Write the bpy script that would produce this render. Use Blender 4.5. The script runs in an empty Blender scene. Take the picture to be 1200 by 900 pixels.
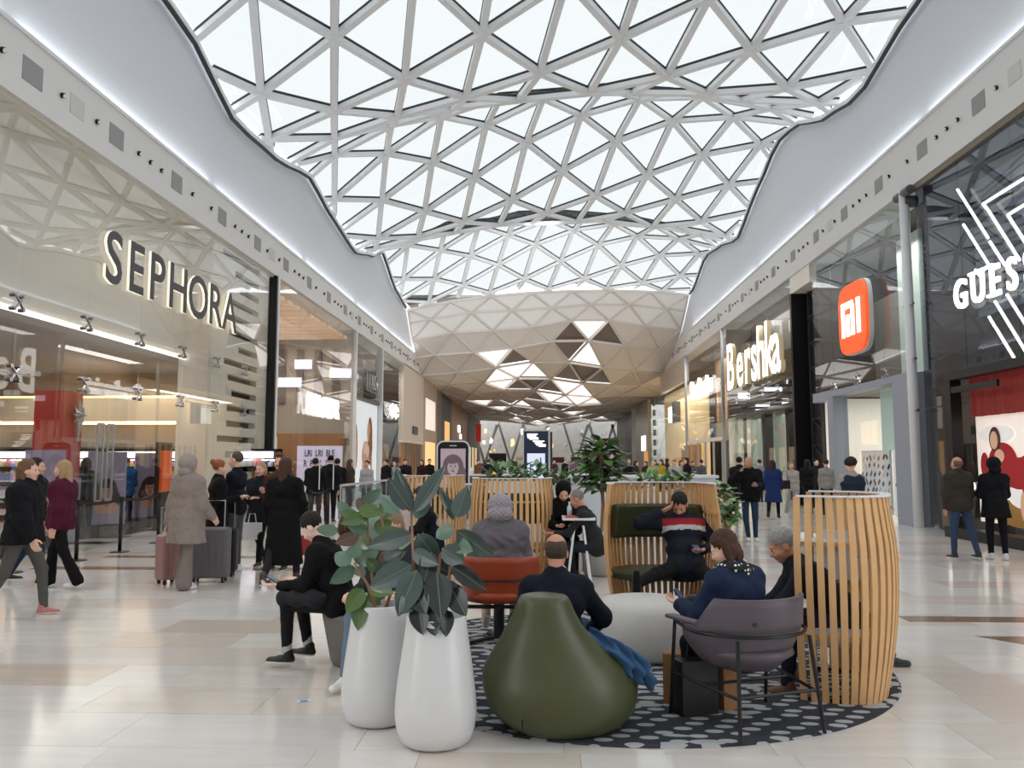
import bpy, bmesh, math, random
import numpy as np
from mathutils import Vector, Matrix, Euler
R = random.Random(7)
rad = math.radians
SC = bpy.context.scene
COL = SC.collection
# ------------------------------------------------------------------ camera, world, light, exposure
F, CX, CY = 950.0, 600.0, 450.0
YAW, PITCH, EYE = math.atan(38/F), math.atan(90/F), 1.65
cd = bpy.data.cameras.new('camera'); cam = bpy.data.objects.new('camera', cd); COL.objects.link(cam)
cd.sensor_width = 36; cd.lens = F/1200*36; cd.clip_start = 0.1; cd.clip_end = 600
cam.location = (0, 0, EYE); cam.rotation_euler = (math.pi/2+PITCH, 0, YAW)
SC.camera = cam
CM = Euler((math.pi/2+PITCH, 0, YAW)).to_matrix()
def ray(px, py): return (CM @ Vector((px-CX, CY-py, -F))).normalized()
def G(px, py, z=0.0):                      # point of the horizontal plane z seen at a pixel of the photograph
    r = ray(px, py); t = (z-EYE)/r.z; return Vector((r.x*t, r.y*t, z))
def D(px, py, y):                          # point at distance y along the mall
    r = ray(px, py); t = y/r.y; return Vector((r.x*t, y, EYE+r.z*t))
wd = bpy.data.worlds.new('overcast_sky'); SC.world = wd; wd.use_nodes = True
bg = wd.node_tree.nodes['Background']; bg.inputs[0].default_value = (.95, .975, 1, 1); bg.inputs[1].default_value = 2.9
SC.view_settings.view_transform = 'Standard'; SC.view_settings.look = 'None'
SC.view_settings.gamma = 1; SC.view_settings.use_curve_mapping = False
SC.view_settings.exposure = 0.16
SC.cycles.use_denoising = True
SC.cycles.max_bounces = 7; SC.cycles.transparent_max_bounces = 14; SC.cycles.glossy_bounces = 3; SC.cycles.diffuse_bounces = 4
SC.cycles.caustics_reflective = False; SC.cycles.caustics_refractive = False
SC.cycles.sample_clamp_indirect = 4
# ------------------------------------------------------------------ object helpers
def tag(o, label=None, cat=None, group=None, kind=None):
    if label: o['label'] = label
    if cat: o['category'] = cat
    if group: o['group'] = group
    if kind: o['kind'] = kind
    return o
def empty(name, loc=(0,0,0), rz=0.0, label=None, cat=None, group=None, kind=None, parent=None):
    o = bpy.data.objects.new(name, None); COL.objects.link(o); o.location = loc; o.rotation_euler = (0,0,rz)
    o.empty_display_size = .1
    if parent: o.parent = parent
    return tag(o, label, cat, group, kind)
def mesh_obj(name, me, parent=None, loc=(0,0,0), rot=None, **k):
    o = bpy.data.objects.new(name, me); COL.objects.link(o); o.location = loc
    if rot is not None: o.rotation_euler = rot
    if parent: o.parent = parent
    return tag(o, **k) if k else o
def from_data(name, vs, fs, mats, smooth=False, fmat=None):
    me = bpy.data.meshes.new(name); me.from_pydata([tuple(v) for v in vs], [], [tuple(f) for f in fs])
    for m in (mats if isinstance(mats, (list, tuple)) else [mats]): me.materials.append(m)
    if smooth: me.shade_smooth()
    if fmat is not None: me.polygons.foreach_set('material_index', np.asarray(fmat, dtype=np.int32))
    me.update(); return me
class MB:                                   # collects boxes, tubes and sheets into one mesh
    def __init__(s): s.v=[]; s.f=[]; s.m=[]; s.cur=0
    def add(s, vs, fs, mi=None):
        b=len(s.v); s.v+= [tuple(v) for v in vs]; s.f += [tuple(i+b for i in f) for f in fs]; s.m += [s.cur if mi is None else mi]*len(fs); return s
    def box(s, x0,x1,y0,y1,z0,z1, M=None, mi=None):
        vs=[Vector((x,y,z)) for z in (z0,z1) for y in (y0,y1) for x in (x0,x1)]
        if M is not None: vs=[M@v for v in vs]
        return s.add(vs, [(0,2,3,1),(4,5,7,6),(0,1,5,4),(2,6,7,3),(0,4,6,2),(1,3,7,5)], mi)
    def bar(s, a, b, w, h, up=(0,0,1), mi=None):      # box beam from a to b
        a=Vector(a); b=Vector(b); d=(b-a); L=d.length
        if L<1e-6: return s
        d/=L; u=Vector(up); sd=d.cross(u)
        if sd.length<1e-4: sd=d.cross(Vector((1,0,0)))
        sd.normalize(); u=sd.cross(d)
        vs=[p+sd*(i*w/2)+u*(j*h/2) for p in (a,b) for j in (-1,1) for i in (-1,1)]
        return s.add(vs, [(0,1,3,2),(4,6,7,5),(0,4,5,1),(2,3,7,6),(0,2,6,4),(1,5,7,3)], mi)
    def tube(s, pts, r, n=8, mi=None, caps=True):
        pts=[Vector(p) for p in pts]; rs = r if isinstance(r,(list,tuple)) else [r]*len(pts); vs=[]; prev=None
        for i,p in enumerate(pts):
            d=(pts[min(i+1,len(pts)-1)]-pts[max(i-1,0)]).normalized()
            a = prev if prev is not None else (Vector((0,0,1)) if abs(d.z)<.9 else Vector((1,0,0)))
            sd=d.cross(a)
            sd = sd.normalized() if sd.length>1e-4 else d.orthogonal().normalized()
            u=sd.cross(d); prev=u
            vs += [p+(sd*math.cos(2*math.pi*k/n)+u*math.sin(2*math.pi*k/n))*rs[i] for k in range(n)]
        fs=[(i*n+k, i*n+(k+1)%n, (i+1)*n+(k+1)%n, (i+1)*n+k) for i in range(len(pts)-1) for k in range(n)]
        if caps: fs += [tuple(range(n))[::-1], tuple((len(pts)-1)*n+k for k in range(n))]
        return s.add(vs, fs, mi)
    def lathe(s, prof, n=32, c=(0,0,0), mi=None):       # prof: (r,z)
        vs=[(c[0]+r*math.cos(2*math.pi*k/n), c[1]+r*math.sin(2*math.pi*k/n), c[2]+z) for r,z in prof for k in range(n)]
        fs=[(i*n+k, i*n+(k+1)%n, (i+1)*n+(k+1)%n, (i+1)*n+k) for i in range(len(prof)-1) for k in range(n)]
        return s.add(vs, fs, mi)
    def prism(s, poly, nrm, t, mi=None, sides=None):    # extrude polygon (3D points) by -nrm*t
        n=len(poly); nrm=Vector(nrm); a=[Vector(p) for p in poly]; b=[p-nrm*t for p in a]
        s.add(a+b, [tuple(range(n))], mi); s.m[-1]=mi if mi is not None else s.cur
        B=len(s.v)-2*n
        for q in [tuple(n+i for i in range(n))[::-1]]+[(i,n+i,n+(i+1)%n,(i+1)%n) for i in range(n)]:
            s.f.append(tuple(B+j for j in q)); s.m.append(sides if sides is not None else (mi if mi is not None else s.cur))
        return s
    def mesh(s, name, mats, smooth=False): return from_data(name, s.v, s.f, mats, smooth, s.m if isinstance(mats,(list,tuple)) else None)
    def build(s, name, mats, parent=None, smooth=False, **k): return mesh_obj(name, s.mesh(name, mats, smooth), parent, **k)
def bevel(o, w=.01, seg=2):
    m=o.modifiers.new('bevel','BEVEL'); m.width=w; m.segments=seg; m.limit_method='ANGLE'; return o
def one(name, mats, parent=None, box=None, smooth=False, **k):
    return MB().box(*box).build(name, mats, parent, smooth, **k)
def autosmooth(o):
    o.data.shade_smooth(); o.data.set_sharp_from_angle(angle=rad(38)); return o
def grid_shell(f, nu, nv, th, mi=0):                     # f(u,v)->(point) ; thick shell both sides
    P=[[Vector(f(i/nu,j/nv)) for j in range(nv+1)] for i in range(nu+1)]
    N=[[None]*(nv+1) for _ in range(nu+1)]
    for i in range(nu+1):
        for j in range(nv+1):
            du=P[min(i+1,nu)][j]-P[max(i-1,0)][j]; dv=P[i][min(j+1,nv)]-P[i][max(j-1,0)]
            n=du.cross(dv); N[i][j]=n.normalized() if n.length>1e-9 else Vector((0,0,1))
    mb=MB(); W=nv+1
    vs=[P[i][j]+N[i][j]*th/2 for i in range(nu+1) for j in range(W)]+[P[i][j]-N[i][j]*th/2 for i in range(nu+1) for j in range(W)]
    K=(nu+1)*W; fs=[]
    for i in range(nu):
        for j in range(nv):
            a,b,c,d=i*W+j,(i+1)*W+j,(i+1)*W+j+1,i*W+j+1
            fs += [(a,b,c,d),(K+d,K+c,K+b,K+a)]
    for i in range(nu): fs += [(i*W,K+i*W,K+(i+1)*W,(i+1)*W),((i+1)*W+nv,K+(i+1)*W+nv,K+i*W+nv,i*W+nv)]
    for j in range(nv): fs += [(j,j+1,K+j+1,K+j),(nu*W+j+1,nu*W+j,K+nu*W+j,K+nu*W+j+1)]
    mb.add(vs,fs,mi); return mb
# ------------------------------------------------------------------ materials
MATS={}
def srgb(c):
    return tuple(((x/255)/12.92 if x/255<=.04045 else ((x/255+.055)/1.055)**2.4) for x in c)
def mat(name, c, rough=.5, metal=0.0, bump=0.0, bs=40, var=0.0, vs=6, emit=0, spec=.5, coat=0, alpha=1):
    if name in MATS: return MATS[name]
    m=bpy.data.materials.new(name); m.use_nodes=True; nt=m.node_tree; b=nt.nodes['Principled BSDF']; L=nt.links
    col=(*srgb(c),1); b.inputs['Base Color'].default_value=col; b.inputs['Roughness'].default_value=rough
    b.inputs['Metallic'].default_value=metal; b.inputs['Specular IOR Level'].default_value=spec; b.inputs['Coat Weight'].default_value=coat
    if emit: b.inputs['Emission Color'].default_value=col; b.inputs['Emission Strength'].default_value=emit
    tc=nt.nodes.new('ShaderNodeTexCoord')
    if var:
        n=nt.nodes.new('ShaderNodeTexNoise'); n.inputs['Scale'].default_value=vs; n.inputs['Detail'].default_value=4; L.new(tc.outputs['Object'], n.inputs['Vector'])
        r=nt.nodes.new('ShaderNodeMapRange'); r.inputs['To Min'].default_value=1-var; r.inputs['To Max'].default_value=1+var; L.new(n.outputs['Fac'], r.inputs['Value'])
        x=nt.nodes.new('ShaderNodeVectorMath'); x.operation='SCALE'; x.inputs[0].default_value=col[:3]; L.new(r.outputs[0], x.inputs['Scale']); L.new(x.outputs[0], b.inputs['Base Color'])
    if bump:
        n=nt.nodes.new('ShaderNodeTexNoise'); n.inputs['Scale'].default_value=bs; n.inputs['Detail'].default_value=3; L.new(tc.outputs['Object'], n.inputs['Vector'])
        p=nt.nodes.new('ShaderNodeBump'); p.inputs['Strength'].default_value=bump; p.inputs['Distance'].default_value=.02; L.new(n.outputs['Fac'], p.inputs['Height']); L.new(p.outputs[0], b.inputs['Normal'])
    MATS[name]=m; return m
def cloth(c, name=None):
    l=sum(c)/3; c=tuple(int((l+(v-l)*.85)*.78) for v in c)
    return mat(name or 'cloth_%02x%02x%02x'%tuple(c), c, .85, bump=.35, bs=14, var=.12, vs=9, spec=.2)
def glass(name, tint=(1,1,1), refl=1.0, base=.04, rough=0.0, power=5.0):
    if name in MATS: return MATS[name]
    m=bpy.data.materials.new(name); m.use_nodes=True; nt=m.node_tree; L=nt.links
    for n in list(nt.nodes): nt.nodes.remove(n)
    o=nt.nodes.new('ShaderNodeOutputMaterial'); t=nt.nodes.new('ShaderNodeBsdfTransparent'); t.inputs[0].default_value=(*tint,1)
    g=nt.nodes.new('ShaderNodeBsdfGlossy'); g.inputs['Roughness'].default_value=rough; g.inputs[0].default_value=(1,1,1,1)
    fr=nt.nodes.new('ShaderNodeLayerWeight'); fr.inputs[0].default_value=.5
    pw=nt.nodes.new('ShaderNodeMath'); pw.operation='POWER'; pw.inputs[1].default_value=power; L.new(fr.outputs['Facing'], pw.inputs[0])
    ma=nt.nodes.new('ShaderNodeMath'); ma.operation='MULTIPLY_ADD'; ma.inputs[1].default_value=refl; ma.inputs[2].default_value=base; ma.use_clamp=True; L.new(pw.outputs[0], ma.inputs[0])
    x=nt.nodes.new('ShaderNodeMixShader'); L.new(ma.outputs[0], x.inputs[0]); L.new(t.outputs[0], x.inputs[1]); L.new(g.outputs[0], x.inputs[2]); L.new(x.outputs[0], o.inputs[0])
    MATS[name]=m; return m
def tile_mat(name, island):
    m=bpy.data.materials.new(name); m.use_nodes=True; nt=m.node_tree; b=nt.nodes['Principled BSDF']; L=nt.links; N=nt.nodes.new
    geo=N('ShaderNodeNewGeometry')
    if island: rnd=geo.outputs['Random Per Island']
    else: rnd=N('ShaderNodeObjectInfo').outputs['Random']
    cr=N('ShaderNodeValToRGB'); L.new(rnd, cr.inputs[0]); e=cr.color_ramp.elements
    e[0].color=(*srgb((212,198,184)),1); e[0].position=0; e[1].color=(*srgb((232,230,227)),1); e[1].position=1
    for p,c in ((.12,(220,210,200)),(.35,(226,219,212)),(.6,(229,225,220)),(.8,(221,216,212))):
        q=cr.color_ramp.elements.new(p); q.color=(*srgb(c),1)
    mp=N('ShaderNodeMapping'); mp.inputs['Scale'].default_value=(1.1,6,1); L.new(geo.outputs['Position'], mp.inputs[0])
    of=N('ShaderNodeVectorMath'); of.operation='ADD'; sc=N('ShaderNodeVectorMath'); sc.operation='SCALE'; sc.inputs[0].default_value=(37,53,11); L.new(rnd, sc.inputs['Scale']); L.new(mp.outputs[0], of.inputs[0]); L.new(sc.outputs[0], of.inputs[1])
    n=N('ShaderNodeTexNoise'); n.inputs['Scale'].default_value=1.2; n.inputs['Detail'].default_value=7; n.inputs['Roughness'].default_value=.6; L.new(of.outputs[0], n.inputs['Vector'])
    r2=N('ShaderNodeMapRange'); r2.inputs['From Min'].default_value=.3; r2.inputs['From Max'].default_value=.7; r2.inputs['To Min'].default_value=.92; r2.inputs['To Max'].default_value=1.03; L.new(n.outputs['Fac'], r2.inputs['Value'])
    x=N('ShaderNodeVectorMath'); x.operation='SCALE'; L.new(cr.outputs[0], x.inputs[0]); L.new(r2.outputs[0], x.inputs['Scale']); L.new(x.outputs[0], b.inputs['Base Color'])
    b.inputs['Roughness'].default_value=.13; b.inputs['Specular IOR Level'].default_value=.6
    return m
M=dict(
 white=mat('white_paint',(226,227,230),.45), plaster=mat('pale_blue_white_plaster',(222,226,233),.6,var=.02,vs=.6),
 fascia=mat('warm_white_fascia',(222,221,220),.5), cream=mat('cream_panel',(228,221,211),.4), cream2=mat('warm_cream_wall',(196,182,164),.5),
 dark=mat('dark_gasket',(52,54,58),.6), black=mat('black_metal',(18,18,20),.4,spec=.4), grey=mat('grey_vent',(150,150,150),.6), lgrey=mat('light_grey_panel',(205,205,205),.6),
 bar=mat('roof_bar_white',(240,243,246),.35), steel=mat('brushed_steel',(190,192,195),.3,metal=.8), chrome=mat('chrome_clip',(200,200,205),.15,metal=1),
 wood=mat('pale_oak_slat',(214,170,118),.5,var=.12,vs=5,bump=.1,bs=30), wood2=mat('warm_wood_panel',(168,118,72),.5,var=.15,vs=2),
 warm=mat('warm_light',(255,226,188),.5,emit=4), cool=mat('cool_light',(240,244,255),.5,emit=4), sgnw=mat('sign_white_light',(255,252,246),.5,emit=1.6),
 darkwall=mat('dark_shop_wall',(46,46,50),.5), gwall=mat('grey_shop_wall',(128,124,120),.6), dgrey=mat('dark_grey_panel',(84,86,90),.4),
)
M['tile']=tile_mat('polished_limestone_tile',False); M['tile2']=tile_mat('polished_limestone_far',True)
M['band']=mat('brown_marble_band',(140,116,98),.15,var=.15,vs=5)
M['pane']=glass('roof_glass',(.552,.560,.557),.06,.02)
M['shop']=glass('shop_glass_clear',(.95,.965,.96),.30,.02,power=3.0)
M['shopL']=glass('shop_glass_reflective',(.955,.96,.95),.34,.03,power=2.6)
M['shopD']=glass('shop_glass_dark',(.66,.68,.71),.36,.03,power=3.0)
M['rail']=glass('balustrade_glass',(.82,.88,.88),.6,.08,power=2.5)
# ------------------------------------------------------------------ interior lamps: the fascia spotlights, shop lights and added fill lamps
XL, XR, ZL, ZL2, ZR, ZR2 = -8.4, 9.4, 7.45, 8.55, 8.65, 10.05
def area(name, loc, size, sy, power, color=(1,.97,.93), rot=(0,0,0)):
    l=bpy.data.lights.new(name,'AREA'); l.shape='RECTANGLE'; l.size=size; l.size_y=sy; l.energy=power; l.color=color
    o=bpy.data.objects.new(name,l); COL.objects.link(o); o.location=loc; o.rotation_euler=rot; return o

def spot(loc, aim, power, ang=110, color=(1,.97,.94)):
    l=bpy.data.lights.new('spot_lamp','SPOT'); l.energy=power; l.spot_size=rad(ang); l.spot_blend=.6; l.shadow_soft_size=.12; l.color=color
    o=bpy.data.objects.new('spot_lamp',l); COL.objects.link(o); o.location=loc; o.rotation_euler=(Vector(aim)-Vector(loc)).to_track_quat('-Z','Y').to_euler(); return o
for y in range(3,56,6):
    spot((XL+.16,y,ZL+.5),(0.5,y+1,0),330); spot((XR-.16,y+1,ZR+.6),(0,y+1,0),330)
for y in range(0,56,8):          # added fill lamps on the cornices, brightening the upper walls
    area('upper_wall_fill',(XL-.02,y,ZL2+.07),.10,7.6,16,(.93,.96,1),(math.pi,rad(-25),0)); area('upper_wall_fill',(XR+.02,y,ZR2+.07),.10,7.6,16,(.93,.96,1),(math.pi,rad(25),0))

for (x,y,z,sx,sy,p) in ((-12.5,9,4.2,5,10,260),(-12.5,19,4.2,5,8,260),(-11,30,6.8,3,8,330),(-9.6,45,7,1.5,5,120),(12.6,12,3.2,4,10,160),(10.4,13,8.4,.8,12,60),(12,24.5,3.7,3,6,200),(10.6,24.5,8.4,1.2,6,120),(12.5,37,3.7,4,10,330),(11,37,8.4,1.6,10,170),(10.6,49,8.2,1,9,170),(10.3,62,6.6,1,14,260)):
    area('shop_ceiling_light',(x,y,z),sx,sy,p,(1,.95,.88))

for X,t in ((XL+.3,(1,56,9)),(XR-.3,(-1,57,9)),(0,(0,56,9.5))):
    spot((X,36,9.5 if X else 12.2),t,1200,70,(.97,.98,1))  # added fill spots that brighten the canopy, not real fittings
# ================================================================== FLOOR
fl=one('floor', mat('floor_joint',(150,142,132),.6), box=(-26,26,-8,125,-.3,-.006), kind='structure')
tw,td=1.2,.62
cells=[]
r=0; y=-7.0
while y<42:
    x=-8.6-R.random()*tw
    while x<11.6:
        w=tw*R.choice((.5,.75,1,1,1.25)); cells.append((x,y,w,td)); x+=w
    y+=td
def vis(c):
    x,y,w,d=c; yy=y+d/2
    if yy<3.9: return False
    px=638+950*(x+w/2)/yy; return -40<px<1240
near=sorted([c for c in cells if vis(c)], key=lambda c:-(c[2]*c[3]/((c[1]+.3)**3)))[:300]
ns=set((c[0],c[1]) for c in near); cache={}
for x,y,w,d in near:
    k=round(w,3)
    if k not in cache: cache[k]=MB().box(-w/2+.0015,w/2-.0015,-d/2+.0015,d/2-.0015,-.012,0).mesh('tile',M['tile'])
    mesh_obj('tile',cache[k],fl,(x+w/2,y+d/2,R.uniform(-.0004,.0004)))
mb=MB()
for x,y,w,d in cells:
    if (x,y) not in ns: mb.box(x+.0015,x+w-.0015,y+.0015,y+d-.0015,-.012,0)
mb.build('far_tiles',M['tile2'],fl,kind='stuff')
mb=MB(); y=42
while y<122:
    x=-24.0
    while x<24: mb.box(x,x+1.99,y,y+1.19,-.012,0); x+=2.0
    y+=1.2
for sx in (-1,1):
    y=-7
    while y<42:
        x=0
        while x<14: mb.box(sx*(11.6 if sx>0 else 8.7)+(x if sx>0 else -x-1.99),sx*(11.6 if sx>0 else 8.7)+(x+1.99 if sx>0 else -x),y,y+1.19,-.02,-.006); x+=2
        y+=1.2
mb.build('distant_tiles',M['tile2'],fl,kind='stuff')
for i,(x0,x1,y0,y1) in enumerate(((-7.9,-3.7,12.3,12.62),(-7.6,-4.7,13.8,14.1),(3.75,9.0,8.7,9.0))):
    one('marble_strip',M['band'],fl,(x0,x1,y0,y1,-.012,.0015))
MB().prism([(4.0+.35,7.62,.0015),(5.2,7.62,.0015),(5.2,8.02,.0015),(3.95+.1,8.02,.0015)],(0,0,1),.012).build('marble_strip',M['band'],fl)
# ================================================================== ROOF
yl=[-10,12,18,21,24.3,28,31,35,38.5,41,45,49,56]; zl=[12.6,12.4,11.9,10.95,11.2,11.9,11.4,11.0,11.7,12.6,11.4,11.0,11.0]
yr=[-10,14,20.3,23.7,26.3,30,32,35,39,43,46.5,51,56]; zr=[14,13.8,13.2,12.6,13.1,14.3,14.5,13.7,12.5,13.2,13.6,12.5,12.5]
def smi(y,a,b):
    i=max(0,min(len(a)-2,int(np.searchsorted(a,y))-1)); t=(y-a[i])/(a[i+1]-a[i]); t=max(0,min(1,t)); t=.5*t+.5*(t*t*(3-2*t)); return b[i]*(1-t)+b[i+1]*t
def zroof(x,y):
    u=(x-XL)/(XR-XL); c=1-(2*u-1)**2
    yp=29.5+ (u-.5)*2
    w=.8*math.cos(2*math.pi*(y-yp)/14.3) if y>15 else .8*math.cos(2*math.pi*(15-yp)/14.3)
    return smi(y,yl,zl)*(1-u)+smi(y,yr,zr)*u + c*(1.45+w)
def yfront(x): u=(x-XL)/(XR-XL); return 49.2+ (52.5-49.2)*u
roof=empty('ceiling',(0,20,11),0,kind='structure')
roof.location=(0,0,0)
d1=Vector((2.2,-.95)); d2=Vector((1.5,1.75))
node={}
for i in range(-45,45):
    for j in range(-45,45):
        p=d1*i+d2*j
        if XL-3<p.x<XR+3 and -12<p.y<58: node[i,j]=p+Vector((-.4,.6))
def clip(poly, n, c):                       # keep n.p<=c
    out=[]
    for k in range(len(poly)):
        a,b=poly[k],poly[(k+1)%len(poly)]; da=n[0]*a[0]+n[1]*a[1]-c; db=n[0]*b[0]+n[1]*b[1]-c
        if da<=0: out.append(a)
        if (da<0<db) or (db<0<da):
            t=da/(da-db); out.append((a[0]+(b[0]-a[0])*t,a[1]+(b[1]-a[1])*t))
    return out
sl=(52.5-49.2)/(XR-XL)
planes=[((-1,0),-XL),((1,0),XR),((0,-1),8),((-sl,1),49.2-sl*XL)]
panes=[]; bars=[]
for (i,j),p in node.items():
    for tri in (((i,j),(i+1,j),(i,j+1)),((i+1,j),(i+1,j-1),(i,j))):
        if all(t in node for t in tri):
            z={t:zroof(*node[t]) for t in tri}
            P=[Vector((*node[t],z[t])) for t in tri]
            nrm=(P[1]-P[0]).cross(P[2]-P[0]).normalized()
            if nrm.z>0: nrm=-nrm
            poly=[tuple(node[t]) for t in tri]
            for n,c in planes:
                poly=clip(poly,n,c)
                if len(poly)<3: break
            if len(poly)<3: continue
            P3=[Vector((q[0],q[1],P[0].z-(nrm.x*(q[0]-P[0].x)+nrm.y*(q[1]-P[0].y))/nrm.z)) for q in poly]
            ctr=sum(P3,Vector())/len(P3); panes.append((P3,nrm,ctr))
    for q in ((i+1,j),(i,j+1),(i+1,j-1)):
        if q in node:
            a,b=node[i,j],node[q]; A=Vector((*a,zroof(*a))); B=Vector((*b,zroof(*b))); ok=True
            for n,c in planes:
                da=n[0]*A.x+n[1]*A.y-c; db=n[0]*B.x+n[1]*B.y-c
                if da>0 and db>0: ok=False; break
                if da>0: A=A+(B-A)*(da/(da-db))
                elif db>0: B=B+(A-B)*(db/(db-da))
            if ok and (A-B).length>.05: bars.append((A,B))
def key(c): return c.length if c.y>17 else 1000+c.length
panes.sort(key=lambda t:key(t[2])); far=MB(); farg=MB()
for k,(P3,nrm,ctr) in enumerate(panes):
    up=Vector((0,0,.20)); ring=[ctr+(p-ctr)*.995+up for p in P3]
    if k<300: MB().prism(ring,nrm,.02).build('glass_pane',M['pane'],roof)
    else: far.prism(ring,nrm,.02)
if far.v: far.build('distant_glass_panes',M['pane'],roof,kind='stuff')
bars.sort(key=lambda t:key((t[0]+t[1])/2)); far=MB()
for k,(A,B) in enumerate(bars):
    mb=MB() if k<300 else far
    mb.bar(A+Vector((0,0,.05)),B+Vector((0,0,.05)),.19,.15,mi=0); mb.bar(A+Vector((0,0,.165)),B+Vector((0,0,.165)),.215,.06,mi=1)
    if k<300: mb.build('roof_bar',[M['bar'],M['dark']],roof)
far.build('distant_roof_bars',[M['bar'],M['dark']],roof,kind='stuff')
# edge beams of the skylight
for X,side in ((XL,-1),(XR,1)):
    mb=MB(); y=-8.0; prev=None
    while y<=(49.3 if side<0 else 52.6):
        p=Vector((X+.0*side,y,zroof(X,y)-.05))
        if prev is not None: mb.bar(prev,p,.16,.12,mi=0); mb.bar(prev-Vector((0,0,.09)),p-Vector((0,0,.09)),.10,.05,mi=1)
        prev=p; y+=1.2
    mb.build('edge_beam',[M['bar'],M['dark']],roof)
# ================================================================== UPPER WALLS + FASCIAS
def upper_wall(name,X,side,z0,y1,ripples):
    nu,nv=150,26; vs=[]; fs=[]
    for i in range(nu+1):
        y=-8+(y1+8)*i/nu; zt=zroof(X,min(y,yfront(X)))-.02
        if y>yfront(X): zt=zt+1.5*min(1,(y-yfront(X))/1.0)*0
        for j in range(nv+1):
            v=j/nv; z=z0+(zt+.2-z0)*v; off=0
            for (a,b,amp,w) in ripples:
                ph=(y-a-b*v**1.7*6)%13.4; ph=min(ph,13.4-ph); off+=amp*math.exp(-(ph/w)**2)
            off*=4*v*(1-v)
            vs.append((X-side*(off-.12*(1-v)*0),y,z))
    W=nv+1
    for i in range(nu):
        for j in range(nv):
            q=(i*W+j,i*W+j+1,(i+1)*W+j+1,(i+1)*W+j); fs.append(q if side<0 else q[::-1])
    return mesh_obj(name,from_data(name,vs,fs,M['plaster'],True),kind='structure')
wl=upper_wall('wall_left',XL-.14,-1,ZL2-.05,58,((2,.9,.05,.5),(3.6,.8,.04,.45)))
wr=upper_wall('wall_right',XR+.14,1,ZR2-.05,66,((3,.9,.05,.5),(4.8,.8,.04,.45)))
one('wall_backing',M['plaster'],wl,(XL-.9,XL-.5,-8,58,ZL,10.6)); one('wall_backing',M['plaster'],wr,(XR+.5,XR+.9,-8,66,ZR,12.2))
def fascia(name,X,side,z0,z1,y1,first):
    s=empty(name,kind='structure')
    mb=MB(); mb.box(min(X,X+side*.5),max(X,X+side*.5),-8,y1,z0,z1); mb.build('fascia_board',M['fascia'],s)
    one('cornice',M['white'],s,(min(X-side*.04,X+side*.3),max(X-side*.04,X+side*.3),-8,y1,z1-.02,z1+.05))
    zc=(z0+z1)/2; y=first; k=0
    while y<y1-1:
        x0,x1=sorted((X-side*.012,X+side*.03))
        one('vent_grille',M['grey'],s,(x0,x1,y-.26,y+.26,zc-.2,zc+.2))
        if k%4==1: one('vent_grille',M['lgrey'],s,(x0,x1,y+1.06,y+1.5,zc-.18,zc+.18))
        for dy in ((.8,1.9) if k%2 else (.85,1.35,1.85)):
            lp=MB(); c=Vector((X-side*.01,y+dy,zc)); lp.tube([c,c-Vector((side*.05,0,.015))],.05,8,mi=0); lp.tube([c-Vector((side*.05,0,.015)),c-Vector((side*.056,0,.018))],.04,8,mi=1)
            lp.build('spotlight',[M['black'],M['white']],s)
        y+=2.63; k+=1
    return s
fascia('trim_1',XL,-1,ZL,ZL2,57,9.85); fascia('trim_2',XR,1,ZR,ZR2,65,12.0)
# ================================================================== CANOPY (faceted ceiling beyond the skylight)
prof={0:[(0,49.2,None),(.22,50.6,9.6),(.38,52.6,8.3),(.5,55,7.5),(.7,68,7.3),(1,106,7.0)],
      1:[(0,50.9,None),(.22,52.0,10.9),(.38,53.8,9.3),(.5,57,8.4),(.7,70,7.1),(1,106,6.5)],
      2:[(0,52.5,None),(.22,55,10.9),(.38,59,9.6),(.5,64.5,8.6),(.7,76,7.4),(1,106,6.9)]}
def pf(k,t):
    P=prof[k]
    for a,b in zip(P,P[1:]):
        if t<=b[0]+1e-9:
            s=(t-a[0])/(b[0]-a[0]); za=a[2] if a[2] is not None else zroof((XL,(XL+XR)/2,XR)[k],a[1]); return a[1]+(b[1]-a[1])*s, za+(b[2]-za)*s
def cano(u,t):
    x=XL+(XR-XL)*u; a,b,c=pf(0,t),pf(1,t),pf(2,t)
    L0=(2*u-1)*(u-1); L1=4*u*(1-u); L2=u*(2*u-1)
    y=a[0]*L0+b[0]*L1+c[0]*L2; z=a[1]*L0+b[1]*L1+c[1]*L2
    if t<1e-6: y=yfront(x); z=zroof(x,y)-.05
    else: z+=.28*math.sin(u*9+t*7)*min(1,t*5)*math.sin(math.pi*u)
    x2=x+(1.2 if u>.99 and t>.5 else 0)
    return Vector((x2,y,z))
can=empty('trim_3',kind='structure')
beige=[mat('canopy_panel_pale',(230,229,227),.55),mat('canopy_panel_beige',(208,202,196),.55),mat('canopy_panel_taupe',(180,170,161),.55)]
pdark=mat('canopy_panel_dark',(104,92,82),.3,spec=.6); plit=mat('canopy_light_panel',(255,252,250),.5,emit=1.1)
NU,NT=7,13; ts=[0,.12,.25,.37,.5,.59,.67,.74,.80,.86,.91,.96,1.0]
cp=lambda i,j: cano(min(max((i+(.5 if j%2 else 0))/NU,0),1),ts[j])
ribs=set()
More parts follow.
